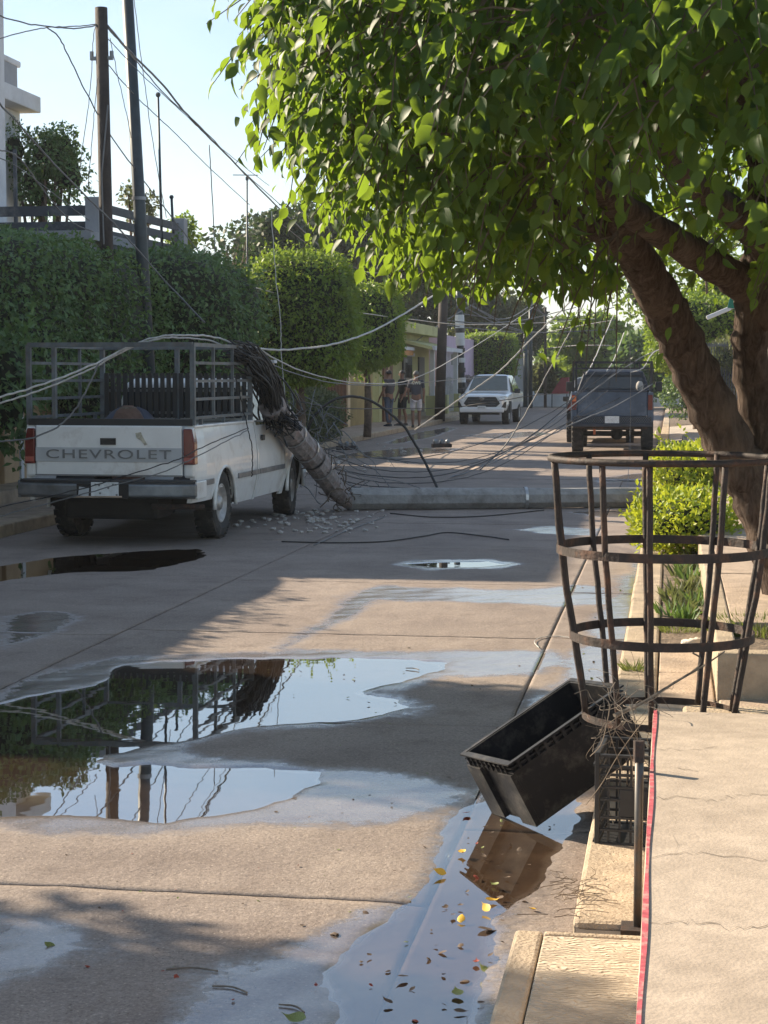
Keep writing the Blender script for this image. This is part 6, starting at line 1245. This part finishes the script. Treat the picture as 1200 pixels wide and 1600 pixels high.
# pink wall and rubble stone wall
pw = thing('pink_wall', 'pale pink-lilac wall with a crumbling stone foot beyond the yellow house', 'wall', (-10, 80, 0)); wbox(pw, 'wall_panel', 'pink_wall', (-10.4, 76, 1.3), (-9.7, 92, 3.5)); wbox(pw, 'stone_foot', 'ruin_wall', (-10.45, 76, 0), (-9.6, 92, 1.31), .05)
for k in range(70):
    o = MB().ball((-9.6 - Vector(pw.location).x + random.uniform(-.03, .06), random.uniform(76, 91) - 80, random.uniform(.1, 1.6)), (.16, random.uniform(.18, .4), random.uniform(.1, .24)), 7, 5, .04).build('stone', M['ruin_wall'], pw)
bh = thing('brick_house', 'dark grey house behind the square clipped hedge', 'house', (-12, 104, 0)); wbox(bh, 'wall', 'grey_wall', (-16, 97, 0), (-8.8, 112, 3.0)); wbox(bh, 'roof', 'ruin_wall', (-16.3, 96.7, 3.0), (-8.5, 112.3, 3.25)); wbox(bh, 'window', 'hole', (-11.5, 96.97, 1), (-10, 97.02, 2.2)); wbox(bh, 'door', 'dark_wood', (-9.8, 96.97, 0), (-9, 97.02, 2.2))
# end of the street: low white wall, red awning
ew = thing('white_wall', 'low white wall closing the far end of the street', 'wall', (-4, 101, 0)); wbox(ew, 'wall_panel', 'white_wall', (-9.5, 101, 0), (4, 101.25, .72)); 
for k in range(9): wbox(ew, 'pillar', 'white_wall', (-9.4 + k * 1.5, 100.93, 0), (-9.15 + k * 1.5, 101.3, .85), .01)
ra = V(874, 610, 97); aw = thing('red_awning', 'dark red pitched awning on thin legs at the far end of the street', 'awning', (ra.x, 97, 0)); rm_ = mat('red_cloth', (.22, .03, .04), .8)
MB().prism([(-.45, 0, .75), (.45, 0, .75), (.45, 0, 1.65), (.1, 0, 1.62)], (0, 1.6, 0)).build('canopy', rm_, aw)
for x in (-.4, .4): MB().tube([(x, .1, 0), (x, .1, .8)], .03, 6).build('leg', M['steel_pole'], aw)
# right-hand property: cream pillar, gate, wall
rc0, rc1 = V(1160, 560, 46), V(1173, 560, 46)
rw = thing('cream_house', 'cream house pillar and grey gate seen between the fig stems', 'house', (rc0.x, 46, .35)); wbox(rw, 'pillar', 'cream_wall', (rc0.x, 46, .3), (rc0.x + .3, 46.4, V(1165, 512, 46).z), .02); wbox(rw, 'wall', 'cream_wall', (rc0.x + .31, 46.1, .3), (9, 60, 3.2))
MB().ball((.34, .0, V(1173, 535, 46).z - .35), (.1, .2, .35), 10, 8).build('baluster', M['cream_wall'], rw, smooth=True); MB().ball((.36, .0, V(1175, 583, 46).z - .35), (.12, .2, .25), 10, 8).build('baluster', M['cream_wall'], rw, smooth=True)
for k in range(14): wbox(rw, 'gate_bar', 'rail_paint', (rc0.x - .9 + k * .064, 46.2, .3), (rc0.x - .87 + k * .064, 46.23, 2.6))
wbox(rw, 'gate_rail', 'rail_paint', (rc0.x - .92, 46.17, 2.5), (rc0.x - .02, 46.24, 2.56)); wbox(rw, 'gate_rail', 'rail_paint', (rc0.x - .92, 46.17, .6), (rc0.x - .02, 46.24, .66))

# ================================================================== people on the left pavement
def skin_obj(name, joints, edges, m, parent, sub=1):
    me = bpy.data.meshes.new(name); me.from_pydata([j[0] for j in joints], edges, []); me.update(); o = bpy.data.objects.new(name, me); link(o, parent)
    md = o.modifiers.new('skin', 'SKIN'); md.use_smooth_shade = True
    lay = me.skin_vertices[0].data if len(me.skin_vertices) else None
    for i, j in enumerate(joints):
        r = j[1] if hasattr(j[1], '__len__') else (j[1], j[1]); lay[i].radius = r; lay[i].use_root = (i == 0)
    s = o.modifiers.new('sub', 'SUBSURF'); s.levels = s.render_levels = sub; me.materials.append(m); return o
def person(lab, loc_, rz, shirt, pants, shorts, hgt, head_turn=0.0, stride=.06, hairm=None, armfwd=.05, long_sleeve=False, shoe=(.03, .03, .035)):
    t = thing('person', lab, 'person', loc_, rz); s = hgt / 1.75
    def p(x, y, z): return (x * s, y * s, z * s)
    hip, J = .93, []
    ank = [(-.10, -stride, .08), (.10, stride, .08)]; knee = [(-.10, -stride * .5 + .03, .50), (.10, stride * .5 + .03, .50)]
    sh = [(-.19, 0, 1.44), (.19, 0, 1.44)]; el = [(-.25, -.02 + armfwd * .3, 1.14), (.25, -.02 + armfwd * .3, 1.14)]; wr_ = [(-.23, .08 + armfwd, .90), (.24, .06 + armfwd, .90)]
    J = [(p(0, 0, hip), (.13 * s, .10 * s)), (p(0, -.01, 1.15), (.125 * s, .09 * s)), (p(0, 0, 1.38), (.14 * s, .09 * s)), (p(0, .01, 1.50), .055 * s), (p(0, .03, 1.58), .062 * s), (p(0, .035, 1.66), (.085 * s, .098 * s)), (p(0, .02, 1.73), (.06 * s, .07 * s))]
    E = [(0, 1), (1, 2), (2, 3), (3, 4), (4, 5), (5, 6)]
    for k in (0, 1):
        b = len(J); J += [(p(*sh[k]), .055 * s), (p(*el[k]), .043 * s), (p(*wr_[k]), .030 * s), (p(wr_[k][0], wr_[k][1] + .03, wr_[k][2] - .07), (.036 * s, .022 * s))]; E += [(2, b), (b, b + 1), (b + 1, b + 2), (b + 2, b + 3)]
        w = wr_[k]
        for f in range(4):
            c = len(J); fx = w[0] + (-.027 + .018 * f); J += [(p(fx, w[1] + .05, w[2] - .12), .009 * s), (p(fx, w[1] + .065, w[2] - .165 + .01 * abs(f - 1.5)), .007 * s)]; E += [(b + 3, c), (c, c + 1)]
        c = len(J); J += [(p(w[0] + (.04 if k == 0 else -.04), w[1] + .06, w[2] - .09), .010 * s)]; E += [(b + 3, c)]
        b = len(J); a_, kn = ank[k], knee[k]; J += [(p(-.10 + .2 * k, 0, .84), .085 * s), (p(*kn), .058 * s), (p(a_[0], a_[1] - .01, .28), .054 * s), (p(*a_), .036 * s), (p(a_[0], a_[1] + .13, .03), (.04 * s, .028 * s))]; E += [(0, b), (b, b + 1), (b + 1, b + 2), (b + 2, b + 3), (b + 3, b + 4)]
    body = skin_obj('body', J, E, M['skin'], t, 1)
    # face: nose, eyes, ears
    hz_ = 1.655
    MB().prism([p(-.014, .125, hz_ - .03), p(.014, .125, hz_ - .03), p(0, .12, hz_ + .02)], (0, .025 * s, -.004)).build('nose', M['skin'], body)
    for k in (-1, 1): MB().ball(p(.033 * k, .118, hz_ + .012), .011 * s, 6, 4).build('eye', M['hair'], body); MB().ball(p(.088 * k, .03, hz_), (.012 * s, .022 * s, .032 * s), 6, 5).build('ear', M['skin'], body)
    MB().b2(p(-.025, .118, hz_ - .062), p(.025, .128, hz_ - .054)).build('mouth', mat('lips', (.16, .06, .05), .6), body)
    P, F_ = [], MB(); rings = []
    for i in range(0, 7):
        th = i / 6 * 1.75; rings.append([Vector(p(.098 * math.sin(th) * math.cos(a), .022 + .115 * math.sin(th) * math.sin(a) * (1 if math.sin(a) < 0 else .78), 1.665 + .115 * math.cos(th) + (.045 * max(0, math.sin(a)) if i > 4 else 0))) for a in np.linspace(0, 6.283, 14, endpoint=False)])
    MB().loft(rings).build('hair', hairm or M['hair'], t, smooth=True)
    SJ = [(p(0, 0, .93), (.165 * s, .125 * s)), (p(0, -.01, 1.15), (.155 * s, .115 * s)), (p(0, 0, 1.38), (.165 * s, .112 * s)), (p(0, .0, 1.465), (.09 * s, .08 * s))]; SE = [(0, 1), (1, 2), (2, 3)]
    for k in (0, 1):
        b = len(SJ); e_ = Vector(el[k]); S_ = Vector(sh[k]); tip = Vector(wr_[k]) if long_sleeve else S_.lerp(e_, .8); mid_ = e_ if long_sleeve else S_.lerp(e_, .4)
        SJ += [(p(*sh[k]), .075 * s), (p(*mid_), .066 * s), (p(*tip), .058 * s)]; SE += [(2, b), (b, b + 1), (b + 1, b + 2)]
    sho = skin_obj('shirt', SJ, SE, shirt, t, 1)
    PJ = [(p(0, 0, .95), (.15 * s, .12 * s))]; PE = []
    for k in (0, 1):
        b = len(PJ); kn, a_ = Vector(knee[k]), Vector(ank[k]); hp = Vector((-.10 + .2 * k, 0, .84))
        if shorts: PJ += [(p(*hp), .105 * s), (p(*hp.lerp(kn, .5)), .10 * s), (p(*kn), .098 * s)]; PE += [(0, b), (b, b + 1), (b + 1, b + 2)]
        else: PJ += [(p(*hp), .10 * s), (p(*kn), .080 * s), (p(*kn.lerp(a_, .5)), .072 * s), (p(a_.x, a_.y, .09), .068 * s)]; PE += [(0, b), (b, b + 1), (b + 1, b + 2), (b + 2, b + 3)]
    skin_obj('shorts' if shorts else 'trousers', PJ, PE, pants, t, 1)
    sm = mat('shoe', shoe, .7)
    for k in (0, 1):
        a_ = ank[k]; MB().loft([[p(a_[0] - w, a_[1] + y, 0), p(a_[0] + w, a_[1] + y, 0), p(a_[0] + w * .8, a_[1] + y, h), p(a_[0] - w * .8, a_[1] + y, h)] for y, w, h in ((-.07, .035, .07), (.0, .045, .09), (.10, .052, .06), (.19, .035, .035))]).build('shoe', sm, t, bevel=.008)
    return t, sho
zp = .131
pa, pb, pc = G(608, 666, zp), G(629, 665, zp), G(650, 668, zp)
person('person in a grey shirt and blue jeans standing nearest the brown door', tuple(pa), R(60), mat('grey_shirt', (.055, .055, .065), .9), mat('blue_jeans', (.06, .09, .15), .9), False, 1.78, armfwd=.12, shoe=(.02, .03, .05))
person('person in black shirt and black shorts standing between the other two', tuple(pb), R(125), mat('black_shirt', (.015, .018, .018), .9), mat('black_shorts', (.015, .017, .017), .9), True, 1.78, armfwd=.05)
_, shc = person('person seen from behind in a dark grey printed shirt and white shorts', tuple(pc), R(8), mat('slate_shirt', (.05, .055, .075), .9), mat('white_shorts', (.55, .54, .58), .9), True, 1.76, hairm=mat('grey_cap', (.10, .10, .10), .8), armfwd=.02)
text_mesh('CWS', .12, .003, mat('print_white', (.75, .78, .6), .8), shc, 'back_print', (0, -.155, 1.40), (math.pi / 2, 0, 0), bold=.004)

# ================================================================== the hill on the horizon
def hill():
    mb = MB(); rows = []
    for j in range(8):
        row = []
        for i in range(60):
            x = -700 + i * 30; h = 62 * math.exp(-((x - 130) / 330.0) ** 2) * (1 + .12 * math.sin(x * .011) + .07 * math.sin(x * .031 + 1)); t = j / 7
            row.append((x, 1250 + j * 60 + 20 * math.sin(i * .7 + j), -2 + h * math.sin(t * math.pi * .5) * (1 + .08 * math.sin(i * 1.3 + j * 2))))
        rows.append(row)
    mb.grid(rows); tag(mb.build('hill', M['mountain'], smooth=True), kind='structure')
hill()

hz_o = MB().b2((-1500, -60, -6), (1500, 1900, 75)).build('haze', None); hm = bpy.data.materials.new('haze_air'); hm.use_nodes = True; hn = hm.node_tree.nodes; hl = hm.node_tree.links
hn.remove(hn['Principled BSDF']); pvv = hn.new('ShaderNodeVolumePrincipled'); pvv.inputs['Color'].default_value = (.86, .92, 1, 1); pvv.inputs['Density'].default_value = .0004; pvv.inputs['Anisotropy'].default_value = .3
hl.new(pvv.outputs[0], hn['Material Output'].inputs['Volume']); hz_o.data.materials.append(hm); tag(hz_o, kind='stuff')
